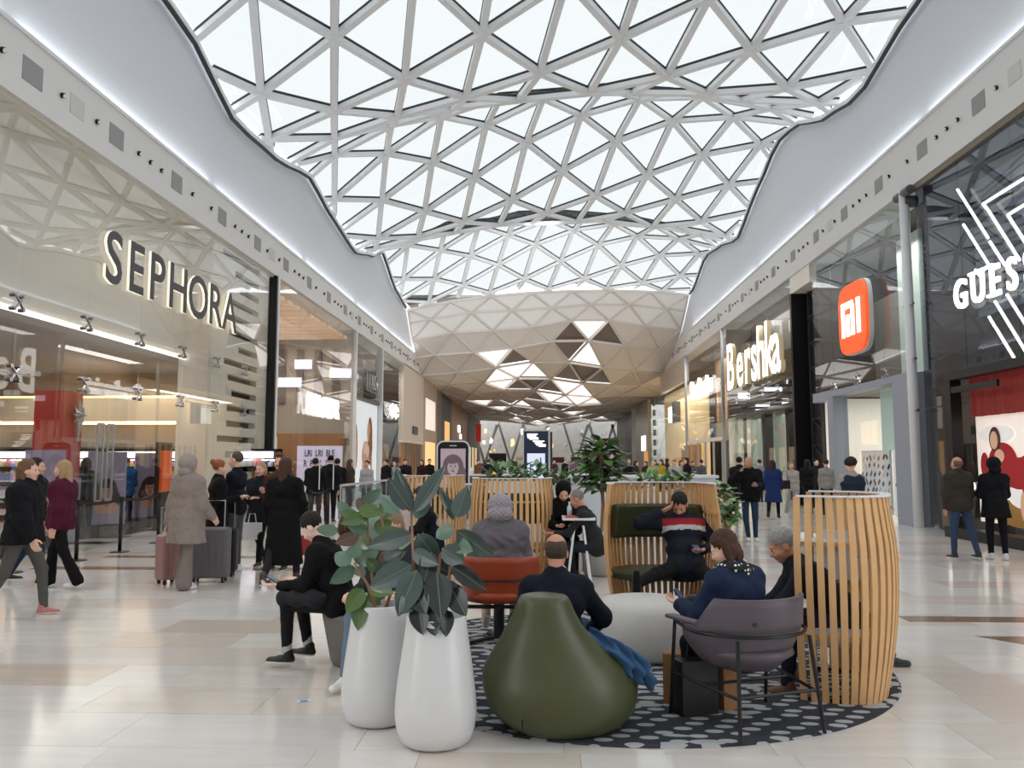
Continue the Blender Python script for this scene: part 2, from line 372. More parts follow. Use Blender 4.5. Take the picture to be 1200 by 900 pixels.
for j in range(NT-1):
    for i in range(-1,NU):
        if j%2==0: T=[((i,j),(i+1,j),(i,j+1)),((i+1,j),(i+1,j+1),(i,j+1))]
        else: T=[((i,j),(i+1,j+1),(i,j+1)),((i,j),(i+1,j),(i+1,j+1))]
        for tr in T:
            P=[cp(*q) for q in tr]; n=(P[1]-P[0]).cross(P[2]-P[0])
            if n.length<.05: continue
            n.normalize()
            if n.z>0 or (abs(n.z)<.2 and n.y>0): n=-n
            c=sum(P,Vector())/3
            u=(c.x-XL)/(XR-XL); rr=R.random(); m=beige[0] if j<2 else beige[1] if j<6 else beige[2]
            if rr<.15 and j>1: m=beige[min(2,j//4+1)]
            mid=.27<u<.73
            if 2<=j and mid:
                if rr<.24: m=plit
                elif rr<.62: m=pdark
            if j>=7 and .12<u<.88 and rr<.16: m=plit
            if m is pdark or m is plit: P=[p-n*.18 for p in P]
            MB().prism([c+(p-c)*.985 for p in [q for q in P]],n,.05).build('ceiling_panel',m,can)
            for a,b in ((0,1),(1,2),(2,0)):
                e=tuple(sorted((tr[a],tr[b])))
                ribs.add(e)
rb=MB()
for a,b in ribs: rb.bar(cp(*a),cp(*b),.11,.16)
rb.build('canopy_ribs',mat('canopy_rib',(206,200,194),.5),can,kind='stuff')
one('canopy_back',M['gwall'],can,(XL-2,XR+3,58,108,13.5,13.7))
# ================================================================== SHOPS
def text(s,size,ext,mats,parent,name='sign_letters',bold=.0,loc=(0,0,0),rot=(0,0,0),sx=1,spacing=1.0,letters=None,shear=0,align='CENTER'):
    cu=bpy.data.curves.new('t','FONT'); cu.body=s; cu.size=size; cu.extrude=ext; cu.offset=bold; cu.align_x=align; cu.align_y='BOTTOM_BASELINE'; cu.space_character=spacing; cu.shear=shear; cu.resolution_u=4
    o=bpy.data.objects.new('t',cu); COL.objects.link(o); dg=bpy.context.evaluated_depsgraph_get(); me=bpy.data.meshes.new_from_object(o.evaluated_get(dg))
    bpy.data.objects.remove(o); me.name=name; me.materials.clear()
    ms=mats if isinstance(mats,(list,tuple)) else [mats]
    for m in ms: me.materials.append(m)
    if len(ms)>1:
        for p in me.polygons: p.material_index = 0 if p.normal.z>.5 else 1
    else:
        for p in me.polygons: p.material_index=0
    for v in me.vertices: v.co.x*=sx
    return mesh_obj(name,me,parent,loc,rot)
def word(s,positions,size,ext,mats,parent,sx,X,z,side,bold,label=None,name='letter'):
    # one object per letter; positions = y of each letter centre
    rot=(math.pi/2,0,math.pi/2 if side<0 else -math.pi/2)
    for ch,y in zip(s,positions): text(ch,size,ext,mats,parent,name,bold,(X,y,z),rot,sx)
RL=(math.pi/2,0,math.pi/2); RR=(math.pi/2,0,-math.pi/2)
winn=[0]
def window(X,ys,zs,gm,recess=.06,clips=(),name=None,mull=None):
    winn[0]+=1; w=empty(name or 'window_%d'%winn[0],kind='structure')
    for a,b in zip(ys,ys[1:]):
        for c,d in zip(zs,zs[1:]):
            one('pane',gm,w,(X,X+.02,a+.012,b-.012,c+.012,d-.012))
    for y in ys[1:-1]:
        for z in clips:
            mb=MB()
            for dy in (-.11,.11):
                for dz in (-.11,.11): mb.tube([(X-.04,y+dy,z+dz),(X+.06,y+dy,z+dz)],.035,8)
            mb.bar((X+.05,y-.11,z-.11),(X+.05,y+.11,z+.11),.03,.02); mb.bar((X+.05,y-.11,z+.11),(X+.05,y+.11,z-.11),.03,.02)
            mb.build('glass_clip',M['chrome'],w)
    if mull: 
        for y in ys: one('mullion',mull,w,(X-.04,X+.05,y-.03,y+.03,zs[0],zs[-1]))
    return w
def shelf_goods(parent,x0,x1,y0,y1,zs,side,seed,pal,step=.16,name='shelf_products'):
    q=random.Random(seed); mb=MB(); ms=[mat('goods_%d_%d_%d'%c,c,.5) for c in pal]
    for z in zs:
        y=y0
        while y<y1:
            w=q.uniform(.05,step); h=q.uniform(.08,.24)
            mb.box(x0,x1,y,y+w*.85,z,z+h,mi=q.randrange(len(ms))); y+=w+q.uniform(0,.04)
    return mb.build(name,ms,parent,kind='stuff')
PAL=[(225,225,230),(190,160,200),(210,120,120),(40,40,45),(235,200,190),(120,140,180),(205,190,90)]
one('wall_light_block',M['fascia'],None,(-17.4,17.4,-8.4,-8.1,0,15),kind='structure')  # unseen blocker added to cut light from behind; the mall itself runs on
shell_=empty('wall_outer',kind='structure')
one('shop_roof',M['gwall'],shell_,(-17.4,XL-.5,2,106,7.6,7.8)); one('shop_roof',M['gwall'],shell_,(XR+.5,17.4,2,106,8.9,9.1)); one('outer_wall',M['gwall'],shell_,(-17.4,-17.2,2,106,0,7.6)); one('outer_wall',M['gwall'],shell_,(17.2,17.4,2,106,0,8.9))
# ---- left 1: cosmetics shop
ys1=[2.6+2*i for i in range(11)]+[24.75]
window(XL-.12,ys1,[0.02,3.05,4.2,7.5],M['shopL'],clips=(3.05,4.2))
window(XL-.1,[24.95,27.6,30.3,33,35.5],[.02,7.5],M['shopL'])
window(XL-.1,[35.9,38.7,41.5],[4.6,7.5],M['shopL']); window(XL-.1,[41.8,45,48.0],[.02,7.5],M['shopL'])
sh=empty('wall_left_shops',kind='structure')
one('upper_panel',M['cream'],sh,(XL-1.0,XL-.85,2,20.4,4.3,7.45)); one('soffit_edge',M['cream'],sh,(XL-.85,XL-.1,2,24.9,7.4,7.46))
one('light_ledge',mat('ledge_glow',(255,250,240),.5,emit=2.5),sh,(XL-.86,XL-.80,2,20.4,4.24,4.32))
one('shop_ceiling',M['lgrey'],sh,(-17,XL-.95,2,24.8,4.36,4.5))
one('shop_back_wall',M['cream2'],sh,(-17.2,-17,2,24.8,0,4.4)); one('shop_side_wall',M['cream2'],sh,(-17,XL-.1,24.78,24.9,0,7.5)); one('shop_side_wall',M['cream2'],sh,(-17,XL-.1,1.9,2,0,7.5))
# curved bulkhead with its light bands
mb=MB(); pts=[(-13,2)]+[(-13,y) for y in range(4,18,2)]+[(-12.9,18),(-12.5,19.5),(-11.8,20.8),(-10.8,21.8),(-9.8,22.2)]; pts2=[(-17,22.9),(-14,22.9),(-12,22.9),(-10.6,22.9),(-9.7,23.1)]
def strip(pts,z0,z1,m,name,th=.1,off=0):
    mb=MB()
    for (a,b),(c,d) in zip(pts,pts[1:]):
        mb.add([(a,b,z0),(c,d,z0),(c,d,z1),(a,b,z1),(a,b+th,z0),(c,d+th,z0),(c,d+th,z1),(a,b+th,z1)],[(0,1,2,3),(4,7,6,5),(0,4,5,1),(3,2,6,7)])
    return mb.build(name,m,sh,smooth=False)
strip(pts2,2.75,3.5,mat('bulkhead_cream',(226,205,176),.6),'bulkhead'); strip(pts2,2.70,2.78,M['warm'],'light_strip'); strip(pts2,3.46,3.52,mat('warm_glow',(255,222,180),.5,emit=1.6),'light_strip')
MB().tube([(-10.9,22.8,3.46),(-10.5,22.8,3.5),(-10.2,22.8,3.62),(-9.98,22.8,3.82),(-9.85,22.8,4.05),(-9.8,22.8,4.34)],.03,6).build('light_strip',MATS['warm_glow'],sh)
strip([(-17,23.3),(-9.6,23.3)],2.05,2.72,mat('taupe_fascia',(158,146,134),.6),'bulkhead_lower')
for y0 in np.arange(-16.6,-9.4,1.75):
    un=empty('display_unit',(y0+.9,23.6,0),rad(-90),label='lit wall display unit of small cosmetics inside the shop on the left',cat='shelving',group='lit cosmetics wall units')
    mb=MB(); mb.box(-.5,-.45,-.85,.85,0,2.0); mb.box(-.5,0,-.85,-.8,0,2.0); mb.box(-.5,0,.8,.85,0,2.0); mb.box(-.5,.02,-.85,.85,1.94,2.0)
    for z in (.3,.7,1.1,1.45): mb.box(-.5,-.02,-.8,.8,z,z+.03)
    cb=mb.build('cabinet',M['black'],un); one('header_light',M['cool'],cb,(-.1,.03,-.7,.7,1.74,1.92)); one('header_light',M['cool'],un,(-.4,-.2,-.78,.78,1.66,1.69))
    shelf_goods(un,-.4,-.1,-.78,.78,(.33,.73,1.13,1.48),-1,int(y0*10+200),PAL)
for k,(x,y) in enumerate(((-11,14.2),(-11.3,17.6),(-11,20.6),(-12.2,11.6))):
    un=empty('gondola',(x,y,0),label='low black gondola of products inside the cosmetics shop',cat='shelving',group='low shop gondolas')
    mb=MB(); mb.box(-.5,.5,-.6,.6,0,.15)
    for z in (.15,.5,.85,1.2): mb.box(-.5,.5,-.6,.6,z,z+.03)
    mb.box(-.02,.02,-.6,.6,.15,1.3); mb.build('shelf_frame',M['white'] if k%2 else M['black'],un)
    shelf_goods(un,.15,.45,-.58,.58,(.18,.53,.88),-1,k,PAL); shelf_goods(un,-.45,-.15,-.58,.58,(.18,.53,.88,1.23),-1,k+9,PAL)
# slotted cream panel
slt=empty('slotted_panel',(XL-.32,22.6,0),kind='structure'); slt.name='trim_4'
mb=MB(); yy0,yy1=20.4,24.7; z=.9; rows=[]
while z<7.2:
    L=R.choice((1.5,1.9,2.2,2.5,2.8)); rows.append((z,L)); z+=.42
zp=0
for z,L in rows:
    mb.box(-.1,.1,yy0-22.6,yy1-22.6,zp,z); mb.box(-.1,.1,yy1-22.6-.85,yy1-22.6,z,z+.17); mb.box(-.1,.1,yy0-22.6,yy1-22.6-.85-L,z,z+.17); zp=z+.17
mb.box(-.1,.1,yy0-22.6,yy1-22.6,zp,7.45); mb.build('slotted_board',M['cream'],slt); one('slot_backing',mat('slot_dark',(62,60,60),.5),slt,(-.25,-.2,yy0-22.6+.35,yy1-22.6,0,7.4))
one('panel_return',M['cream'],sh,(XL-1.0,XL-.22,20.34,20.42,0.9,7.45))
one('mullion',M['black'],sh,(XL-.3,XL+.02,24.75,24.85,0,7.45)); one('mullion',M['white'],sh,(XL-.3,XL+.04,24.86,25.02,0,7.45))
# sign letters
sg=empty('shop_sign',(XL-.05,18,5.12),label='SEPHORA in large dark grey letters with pale lit edges on the left glass front',cat='sign')
gl=mat('letter_grey',(72,72,74),.5); ge=mat('letter_edge_light',(250,240,222),.5,emit=.7)
def px_y(px,X): return 950*abs(X)/abs(px-638)
for ch,px in zip('SEPHORA',(121,149,175,202,227,248,266)):
    y=px_y(px-5,XL); text(ch,1.46,.028,[gl,ge],sg,'letter',.022,(.0,y-18,0),RL,1.0 if ch!='E' else .95)
dr=empty('shop_door',(XL-.06,15.2,0),label='frameless glass shop door with tall rectangular steel pull handles, left shopfront',cat='door')
mb=MB()
for s in (-.18,.18):
    for q in (-.1,.1): mb.bar((.08,s+q,.9),(.08,s+q,2.35),.03,.03)
    for z in (.9,2.35): mb.bar((.08,s-.1,z),(.08,s+.1,z),.03,.03)
lf=one('door_leaf',M['shop'],dr,(.0,.015,-.9,-.01,.02,3.0)); mb.build('handle',M['steel'],lf); one('door_leaf',M['shop'],dr,(.0,.015,.01,.9,.02,3.0))
# red column with star
rc=empty('display_column',(-10,16.3,0),label='tall red square display column with a silver star behind the left glass',cat='display')
red=mat('red_gloss',(176,46,38),.3); one('column',red,rc,(-.3,.3,-.34,.34,1.3,3.07)); one('plinth',mat('lavender_board',(150,140,165),.5),rc,(-.33,.33,-.37,.37,0,1.3))
mb=MB(); c=Vector((.36,.12,2.6)); 
ring=[]
for k in range(16):
    a=k*math.pi/8; r_=(.1 if k%2 else (.62 if k==12 else .36 if k%4==0 else .24)); ring.append(c+Vector((0,math.cos(a)*r_,math.sin(a)*r_)))
mb.add(ring+[c+Vector((.12,0,0)),c-Vector((.03,0,0))],[(k,(k+1)%16,16) for k in range(16)]+[((k+1)%16,k,17) for k in range(16)]); mb.build('star',M['chrome'],rc)
# lavender and portrait boards
def board(parent,loc,w,h,m,rot=0,frame=None,name='poster'):
    mb=MB(); mb.box(-w/2,w/2,-.03,.03,0,h); return mesh_obj(name,mb.mesh(name,m),parent,loc,(0,0,rot))
skinp=mat('poster_skin',(214,172,150),.6); hairp=mat('poster_hair',(110,70,48),.6)
def disc(mb,c,rx,rz,d,n=14,mi=0,off=.0,axx=Vector((1,0,0)),nrm=Vector((0,-1,0))):
    pts=[Vector(c)+axx*(rx*math.cos(2*math.pi*k/n))+Vector((0,0,rz*math.sin(2*math.pi*k/n)))+nrm*off for k in range(n)]
    b=Vector(nrm); P=pts; N=(P[1]-P[0]).cross(P[2]-P[0])
    if N.dot(b)<0: P=P[::-1]
    mb.add(P,[tuple(range(n))],mi)
def portrait(parent,W,H,zc,cols,local_y=-.031,name='portrait_print',sc=1,cx=0):
    ms=[mat('print_%d_%d_%d'%c,c,.6) for c in cols]     # hair, skin, shade, lips, cloth
    mb=MB(); o=0
    def d(x,z,rx,rz,mi):
        nonlocal o; o+=.0012; disc(mb,(cx+x*sc,local_y,zc+z*sc),rx*sc,rz*sc,0,20,mi,o)
    d(0,.02,.27,.33,0); d(-.2,-.15,.13,.22,0); d(.2,-.18,.14,.24,0); d(0,-.36,.3,.16,1); d(0,-.2,.08,.16,2); d(0,.0,.145,.2,1)
    d(-.03,.17,.17,.07,0); d(-.055,.03,.032,.014,2); d(.055,.03,.032,.014,2); d(-.055,.03,.014,.013,4); d(.055,.03,.014,.013,4)
    d(-.055,.062,.035,.008,0); d(.055,.062,.035,.008,0); d(.0,-.03,.016,.03,2); d(0,-.085,.04,.016,3)
    return mb.build(name,ms,parent)
for k,(px,w) in enumerate(((42,.7),(118,.85),(170,.8))):
    X=-9.4-k*.3; y=px_y(px,X); b=empty('display_board',(X,y,0),rad(55),label=['pale lavender poster board nearest the camera inside the left glass','lavender poster board behind the long door handles','lavender and red poster board near the queue posts, inside the glass'][k],cat='poster')
    one('panel',mat('lavender_print',(158,144,172),.5),b,(-w/2,w/2,-.03,.03,.25,1.85)); one('base',M['black'],b,(-w/2,w/2,-.12,.12,0,.25))
    portrait(b,w,1.6,.95,[(60,40,44),(205,150,130),(170,110,100),(170,40,40),(30,25,30)],sc=.9)
o_=empty('display_board',(-9.3,19.6,0),label='narrow orange lit panel in a black frame inside the left shop',cat='display'); one('panel',mat('orange_panel',(205,84,36),.5,emit=.3),o_,(-.02,.06,-.25,.25,.9,1.9)); one('frame',M['black'],o_,(-.05,.0,-.4,.4,0,2.1))
# ---- left 2 : clothing store
s2=empty('wall_left_clothing_shop',kind='structure')
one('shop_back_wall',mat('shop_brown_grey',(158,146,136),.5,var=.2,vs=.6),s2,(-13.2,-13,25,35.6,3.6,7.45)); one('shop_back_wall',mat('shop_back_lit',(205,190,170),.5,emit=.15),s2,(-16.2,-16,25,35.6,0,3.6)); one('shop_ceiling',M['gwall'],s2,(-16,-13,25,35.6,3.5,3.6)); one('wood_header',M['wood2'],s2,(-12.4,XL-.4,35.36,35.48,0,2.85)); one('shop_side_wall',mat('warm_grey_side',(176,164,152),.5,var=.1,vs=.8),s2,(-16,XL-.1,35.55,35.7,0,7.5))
for k in range(12):
    y=25.2+k*.86; one('wood_slat',mat('lit_wood_slat',(216,168,116),.5,emit=.35),s2,(-12.9,XL-.3,y,y+.5,7.0-.0*k,7.12))
for k,(y,z,l) in enumerate(((27,5.3,1.6),(30.4,5.7,1.3),(31.5,4.9,1.8),(33.8,5.5,1.2),(28.5,3.9,1.4),(33.6,4.8,1.3))): one('light_panel',mat('lavender_light',(222,222,240),.5,emit=1.0),s2,(-8.6-(y-26.5)*.5-l*.4,-8.6-(y-26.5)*.5+l*.2,35.3,35.36,z,z+.42))
for k in range(5): one('brown_strip',mat('shop_mid_brown',(112,102,98),.6),s2,(-12.6+k*.8,-12.3+k*.8,35.4,35.46,4.2,6.6))  # upright strips of darker brown on the side wall
pb=empty('shop_sign',(XL+.08,30.3,3.35),label='PULL&BEAR in white bold capitals on the second glass front on the left',cat='sign')
text('PULL&BEAR',1.0,.02,[M['sgnw'],M['sgnw']],pb,'letters',.035,(0,0,0),RL,.86)
ps=empty('screen_wall',(-9.85,35.3,0),label='large lavender screen covered in dark letters inside the second left shop',cat='screen')
one('screen',mat('lavender_screen',(206,200,228),.5,emit=.5),ps,(-1.0,1.0,0,.05,.3,2.3)); 
for k,s in enumerate(('LRI  LRI  BLE','R  PULL  EAR','BEAR  R  BL','IRL  ULL  R')): text(s,.40,.004,M['darkwall'],ps,'screen_letters',.01,(0,-.01,1.85-k*.45),(math.pi/2,0,0),.62)
for y in (26.5,28.2): 
    rk=empty('clothes_rail',(-11,y,0),label='rail of pale garments lit inside the second left shop',cat='clothes rail',group='clothes rails in left shop')
    MB().tube([(0,-.6,0),(0,-.6,1.5),(0,.6,1.5),(0,.6,0)],.02,6).build('rail',M['steel'],rk)
    mb=MB()
    for k in range(14): mb.box(-.2,.2,-.55+k*.08,-.52+k*.08,.5+R.random()*.2,1.45,mi=k%3)
    mb.build('garments',[cloth((225,215,200)),cloth((190,150,110)),cloth((120,120,130))],rk,kind='stuff')
# ---- left 3
s3=empty('wall_left_third_shop',kind='structure')
one('shop_back_wall',mat('shop_taupe',(140,128,116),.5,var=.12,vs=.7),s3,(-9.6,-9.4,35.7,41.6,4.5,7.45)); one('mullion',M['white'],s3,(XL-.3,XL+.03,35.6,35.8,0,7.45)); one('mullion',M['white'],s3,(XL-.3,XL+.03,41.5,41.7,0,7.45)); one('header',M['dgrey'],s3,(XL-.5,XL-.1,35.8,41.5,4.5,4.62))
for k in range(6): one('slat',M['gwall'],s3,(-9.4,-9.35,35.8,41.5,4.7+k*.45,4.9+k*.45))
a3=empty('shop_sign',(XL+.1,38.6,4.95),label='black capitals with pale edges on the brown third left shopfront',cat='sign')
text('ULLS',1.2,.03,[mat('sign_black',(25,25,28),.4),M['lgrey']],a3,'letters',.02,(0,0,0),RL,.85)
ad=empty('advert_panel',(XL-.2,38.6,0),label='tall white advert with a long-haired woman in a pale bikini, left side',cat='poster')
one('panel',mat('advert_white',(232,238,244),.5,emit=.25),ad,(-.05,0,-2.8,2.8,.05,4.45))
mb=MB(); ms=[mat('advert_skin',(214,160,130),.6),mat('advert_hair',(128,82,52),.6),mat('advert_pink',(238,198,190),.6)]
nx=Vector((1,0,0)); ay=Vector((0,1,0))
for k,(y,z,ry,rz,mi) in enumerate(((1.1,2.9,.55,.9,1),(.8,3.05,.34,.5,0),(1.3,2.3,.4,.9,1),(0.2,1.9,.8,.7,0),(0.3,2.15,.7,.35,2),(.1,1.2,.65,.8,0),(1.5,1.3,.16,.9,0),(.1,.9,.75,.3,2),(-1.8,2.2,.3,.9,0),(-1.9,3.0,.2,.35,1))):
    disc(mb,(.005+k*.001,y,z),ry,rz,0,20,mi,0,ay,nx)
mb.build('figure_print',ms,ad)
# ---- left 4: clear glass with clinic-like white store
s4=empty('wall_left_fourth_shop',kind='structure')
one('shop_back_wall',mat('pale_green_white',(188,202,198),.5,emit=.12),s4,(-11.2,-11,41.7,48,0,7.45))
g4=empty('shop_sign',(XL+.05,45,3.6),label='white curly neon style emblem on the pale green glass shopfront',cat='sign')
mb=MB()
for k in range(5): mb.tube([(0,-1.2+k*.5+.35*math.cos(a/3),.8+.4*math.sin(a/3)*(1 if k%2 else .7)) for a in range(0,19)],.022,6)
mb.build('neon_tube',M['sgnw'],g4)
for y in (42.6,44.4,46.2): one('display_case',mat('lit_case',(240,236,226),.5,emit=.6),s4,(-10.4,-9.9,y,y+1.1,.2,2.4))
# ---- left 5.. : beige walls and darker fronts
def front(y0,y1,z0,z1,m,name='shopfront_panel',par=None,X=XL,t=.3): return one(name,m,par or s5,((X-t,X) if X<0 else (X,X+t))+(y0,y1,z0,z1))
s5=empty('wall_left_far',kind='structure')
front(48,56,2.9,7.5,mat('beige_stone',(214,200,186),.5)); front(48,56,2.75,2.9,M['cream']); one('shop_back_wall',mat('warm_interior',(206,170,126),.5,emit=.2),s5,(-11,-10.8,48,56,0,2.8))
for k in range(7): front(48.3+k*1.1,48.55+k*1.1,0,2.8,M['gwall'] if k%2 else M['wood2'],'column')
s_=empty('shop_sign',(XL+.04,52.2,3.35),label='small dark plaque sign on the beige stone shopfront wall',cat='sign'); one('plaque',M['dgrey'],s_,(-.02,.05,-.9,.9,0,.5))
front(56,63,0,7.4,mat('beige_grey_wall',(188,172,160),.5)); front(57,62,3.9,6.1,mat('lit_niche',(250,240,228),.5,emit=.5),'lit_niche',X=XL+.02,t=.05); front(57,62,.3,3,mat('gold_niche',(240,200,140),.5,emit=.7),'lit_niche',X=XL+.02,t=.05)
front(63,66,0,7.3,M['gwall']); front(66,73,0,7.2,mat('near_black_front',(32,28,26),.4)); front(68,71.5,3.0,5.0,mat('amber_window',(232,178,110),.5,emit=.8),'lit_niche',X=XL+.02,t=.05); front(67,72,.3,2.4,mat('amber_window2',(220,170,100),.5,emit=.6),'lit_niche',X=XL+.02,t=.05)
front(73,88,0,7.2,mat('bronze_front',(150,108,66),.4)); front(88,106,0,7.2,M['gwall'])
for k,(y,z,w,h) in enumerate(((79,4.4,1.6,.7),(80.5,3.8,1.3,.5))): 
    s_=empty('shop_sign',(XL+.05,y,z),label=['upper white lit sign on the bronze front far left','lower white lit sign on the bronze front far left'][k],cat='sign'); one('light_box',M['sgnw'],s_,(0,.06,-w/2,w/2,0,h))
s_=empty('hanging_sign',(XL+.9,92,4.9),label='small red hanging banner far down the left side',cat='sign'); one('banner',mat('red_banner',(205,50,50),.6,emit=.2),s_,(-.3,.3,-.03,.03,-1.1,.9)); 
for y in (90,94,98): front(y,y+2.4,.2,3.2,mat('far_warm_window',(238,214,170),.5,emit=.5),'lit_niche',X=XL+.02,t=.05)
# ================================================================== RIGHT SIDE
sr=empty('wall_right_shops',kind='structure')
# right 1: dark front
window(XR+.1,[5.9+2.1*i for i in range(8)],[.05,2.95,8.7],M['shopD'],mull=None)
one('shop_back_wall',mat('gu_back',(88,90,96),.6),sr,(XR+1.5,XR+1.7,5,20.6,3.2,8.7)); one('shop_ceiling',M['dgrey'],sr,(XR+.3,17,5,20.6,3.3,3.45)); one('shop_side_wall',mat('cool_grey_side',(128,130,138),.5),sr,(XR+.3,17,20.5,20.6,0,8.7))
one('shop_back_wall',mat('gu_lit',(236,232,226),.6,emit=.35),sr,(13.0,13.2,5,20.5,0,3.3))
one('header_gap',mat('bronze_strip',(120,108,92),.5),sr,(XR+.02,XR+.1,4,20.6,8.5,8.68))
one('column',mat('brown_marble',(84,66,56),.3,var=.2,vs=2),sr,(XR+.25,XR+.9,18.4,20.3,0,3.2))
# wavy lines and pale glowing sheet modelling the roof's reflection in the glass
mb=MB()
for k in range(14):
    pts=[(XR+1.35+.0*k,6+i*.72,5.4+k*.23+.10*math.sin(i*1.1+k*.7)+.06*math.sin(i*.5+k)) for i in range(21)]
    mb.tube(pts,.035,5)
mb.build('reflection_lines',M['darkwall'],sr,kind='stuff')
one('reflection_backing',mat('reflection_pale',(150,158,172),.5,emit=.25),sr,(XR+1.42,XR+1.46,6,20.4,5.2,8.6))
pole=empty('glass_support_pole',(XR-.12,20.75,0),label='tall white steel pole between the orange logo shop and the dark glass shop',cat='pole')
MB().tube([(0,0,0),(0,0,ZR)],.12,14).build('pole',M['white'],pole,smooth=True); MB().tube([(-.02,0,ZR-.35),(.3,0,ZR-.35)],.16,12).tube([(0,-.4,ZR-.15),(0,.4,ZR-.15)],.12,10).build('bracket',M['dgrey'],pole)
for z in (2.9,4.2,5.6): 
    MB().tube([(0,-.25,z),(0,.25,z)],.04,8).build('glass_clip',M['chrome'],pole)
gs=empty('shop_sign',(XR-.08,16.9,5.05),label='GUESS in glowing white serif capitals on the dark glass at far right',cat='sign')
def serif(s,size,parent,m,ys,z=0,X=0):
    for ch,y in zip(s,ys):
        o=text(ch,size,.04,m,parent,'letter',.03,(X,y,z),RR,.92)
        mb=MB()
        if ch in 'UGE':
            pass
for ch,px in zip('GUESS',(1127,1147,1167,1187,1208)):
    y=9.4*950/(px-638); text(ch,.93,.03,[M['sgnw'],M['sgnw']],gs,'letter',.012,(0,y-16.9,0),RR,.86)
    if ch in 'UE':      # slab serifs
        if ch=='U':
            bx=[(s-.11,s+.11,.62,.68) for s in (-.2,.2)]
        else: bx=[(.02,.28,.62,.68),(.02,.28,0,.06)]
        for q in bx: mesh_obj('serif',MB().box(-.04,.04,*q).mesh('serif',M['sgnw']),gs,(0,y-16.9,0))
neo=empty('neon_sign',(XR-.05,17,6),label='white neon diagonal lines and triangle outline around the glowing capitals',cat='sign')
def WR(px,py,X=XR-.05): 
    r_=ray(px,py); t=X/r_.x; return Vector((X-(XR-.05),r_.y*t-17,EYE+r_.z*t-6))
for a,b in (((1122,222),(1158,279)),((1160,283),(1178,311)),((1129,263),(1161,314)),((1143,316),(1148,323)),((1158,246),(1195,305)),((1152,239),(1157,245)),((1152,239),(1210,203)),((1181,252),(1212,300)),((1181,252),(1215,231)),((1159,371),(1166,383)),((1167,384),(1190,422)),((1166,353),(1205,417)),((1180,345),(1212,396))):
    MB().tube([WR(*a),WR(*b)],.03,6).build('neon_tube',M['sgnw'],neo)
# framed window display
gw=empty('window_display',(XR-.35,15.5,0),label='black framed shop window showing a red dressed woman poster before red curtains',cat='display')
fy0,fy1=18.45-15.5, -2.9
mb=MB(); mb.box(-.12,.12,fy0-.28,fy0,.22,3.42); mb.box(-.12,.12,fy1,fy0,3.42,3.6); mb.box(-.25,.12,fy1,fy0,0,.22); mb.build('frame',M['black'],gw)
MB().box(-.16,-.10,fy0-2.2,fy0-.4,3.12,3.25).build('header_bar',M['black'],gw)
mb=MB(); n=90
vs=[]; 
for k in range(n+1):
    y=fy1+(fy0-.3-fy1)*k/n; x=.30+.035*math.sin(k*1.9)+.03*math.sin(k*.7); vs+=[(x,y,2.6),(x,y,3.6)]
mb.add(vs,[(2*k,2*k+2,2*k+3,2*k+1) for k in range(n)]); mb.build('curtain',mat('red_curtain',(150,48,42),.7,emit=.06),gw,smooth=True)
one('poster_panel',mat('poster_pink_white',(236,224,214),.6,emit=.5),gw,(.39,.43,fy1,fy0-.3,.35,3.0))
mb=MB(); ms=[mat('poster_red',(176,30,36),.6,emit=.1),mat('poster_skin2',(226,178,150),.6,emit=.2),mat('poster_hair2',(92,52,36),.6),mat('poster_white',(244,240,236),.6,emit=.3),mat('poster_wood',(170,124,60),.6,emit=.1)]
nx=Vector((-1,0,0)); ay=Vector((0,1,0)); y0=fy0-.3
for k,(dy,z,ry,rz,mi) in enumerate(((2.0,.6,1.9,.3,4),(.8,2.2,.75,.2,3),(2.2,1.3,1.2,.5,0),(1.6,1.05,.6,.35,3),(1.0,1.55,.62,.48,0),(1.55,1.4,.7,.32,0),(.75,2.1,.24,.26,2),(.72,2.08,.16,.19,1),(.9,1.75,.2,.14,1),(.33,1.55,.18,.28,0),(.45,1.2,.16,.18,1),(2.1,1.0,.5,.3,0),(1.7,.75,.15,.3,1))):
    disc(mb,(.38-k*.002,y0-dy,z),ry*.9,rz,0,22,mi,0,ay,nx)
mb.build('figure_print',ms,gw)
txm=empty('window_lettering',(XR+.05,19.0,1.0),label='small white MARCIANO lettering low on the dark glass',cat='sign'); text('MARCIANO',.26,.005,M['sgnw'],txm,'letters',.006,(0,0,0),RR)
# right 2: grey portal shop with orange logo
window(XR+.1,[20.95,22.9,24.9,26.9,28.7],[3.95,8.7],M['shop'],clips=(4.1,)); window(XR+.1,[21.9,24.0,26.2],[.05,3.7],M['shop'])
lav=mat('lavender_grey_portal',(150,154,166),.5)
pt=empty('shop_portal',(XR-.02,24,0),label='lavender grey portal frame around the entrance of the orange logo shop',cat='portal')
mb=MB(); mb.box(-.12,.35,-3.1,-2.1,0,3.72); mb.box(-.12,.35,-3.1,2.9,3.72,3.9); mb.box(-.12,.35,2.4,2.9,0,3.72); mb.build('portal_frame',lav,pt)
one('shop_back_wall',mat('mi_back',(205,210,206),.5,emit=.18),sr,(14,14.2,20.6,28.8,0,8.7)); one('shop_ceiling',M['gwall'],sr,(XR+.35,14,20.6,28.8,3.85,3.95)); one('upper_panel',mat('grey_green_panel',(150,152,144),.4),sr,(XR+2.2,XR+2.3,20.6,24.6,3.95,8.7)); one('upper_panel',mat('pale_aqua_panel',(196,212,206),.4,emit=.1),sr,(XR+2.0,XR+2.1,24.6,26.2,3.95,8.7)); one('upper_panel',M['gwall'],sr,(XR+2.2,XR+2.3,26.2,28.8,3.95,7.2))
one('column',mat('warm_grey_column',(132,122,114),.5),sr,(XR+.5,XR+1.0,21.9,23.0,0,3.85)); one('column',mat('aqua_column',(206,226,218),.4,emit=.15),sr,(XR+.8,XR+1.1,23.4,25.0,1.9,3.85))
mb=MB()
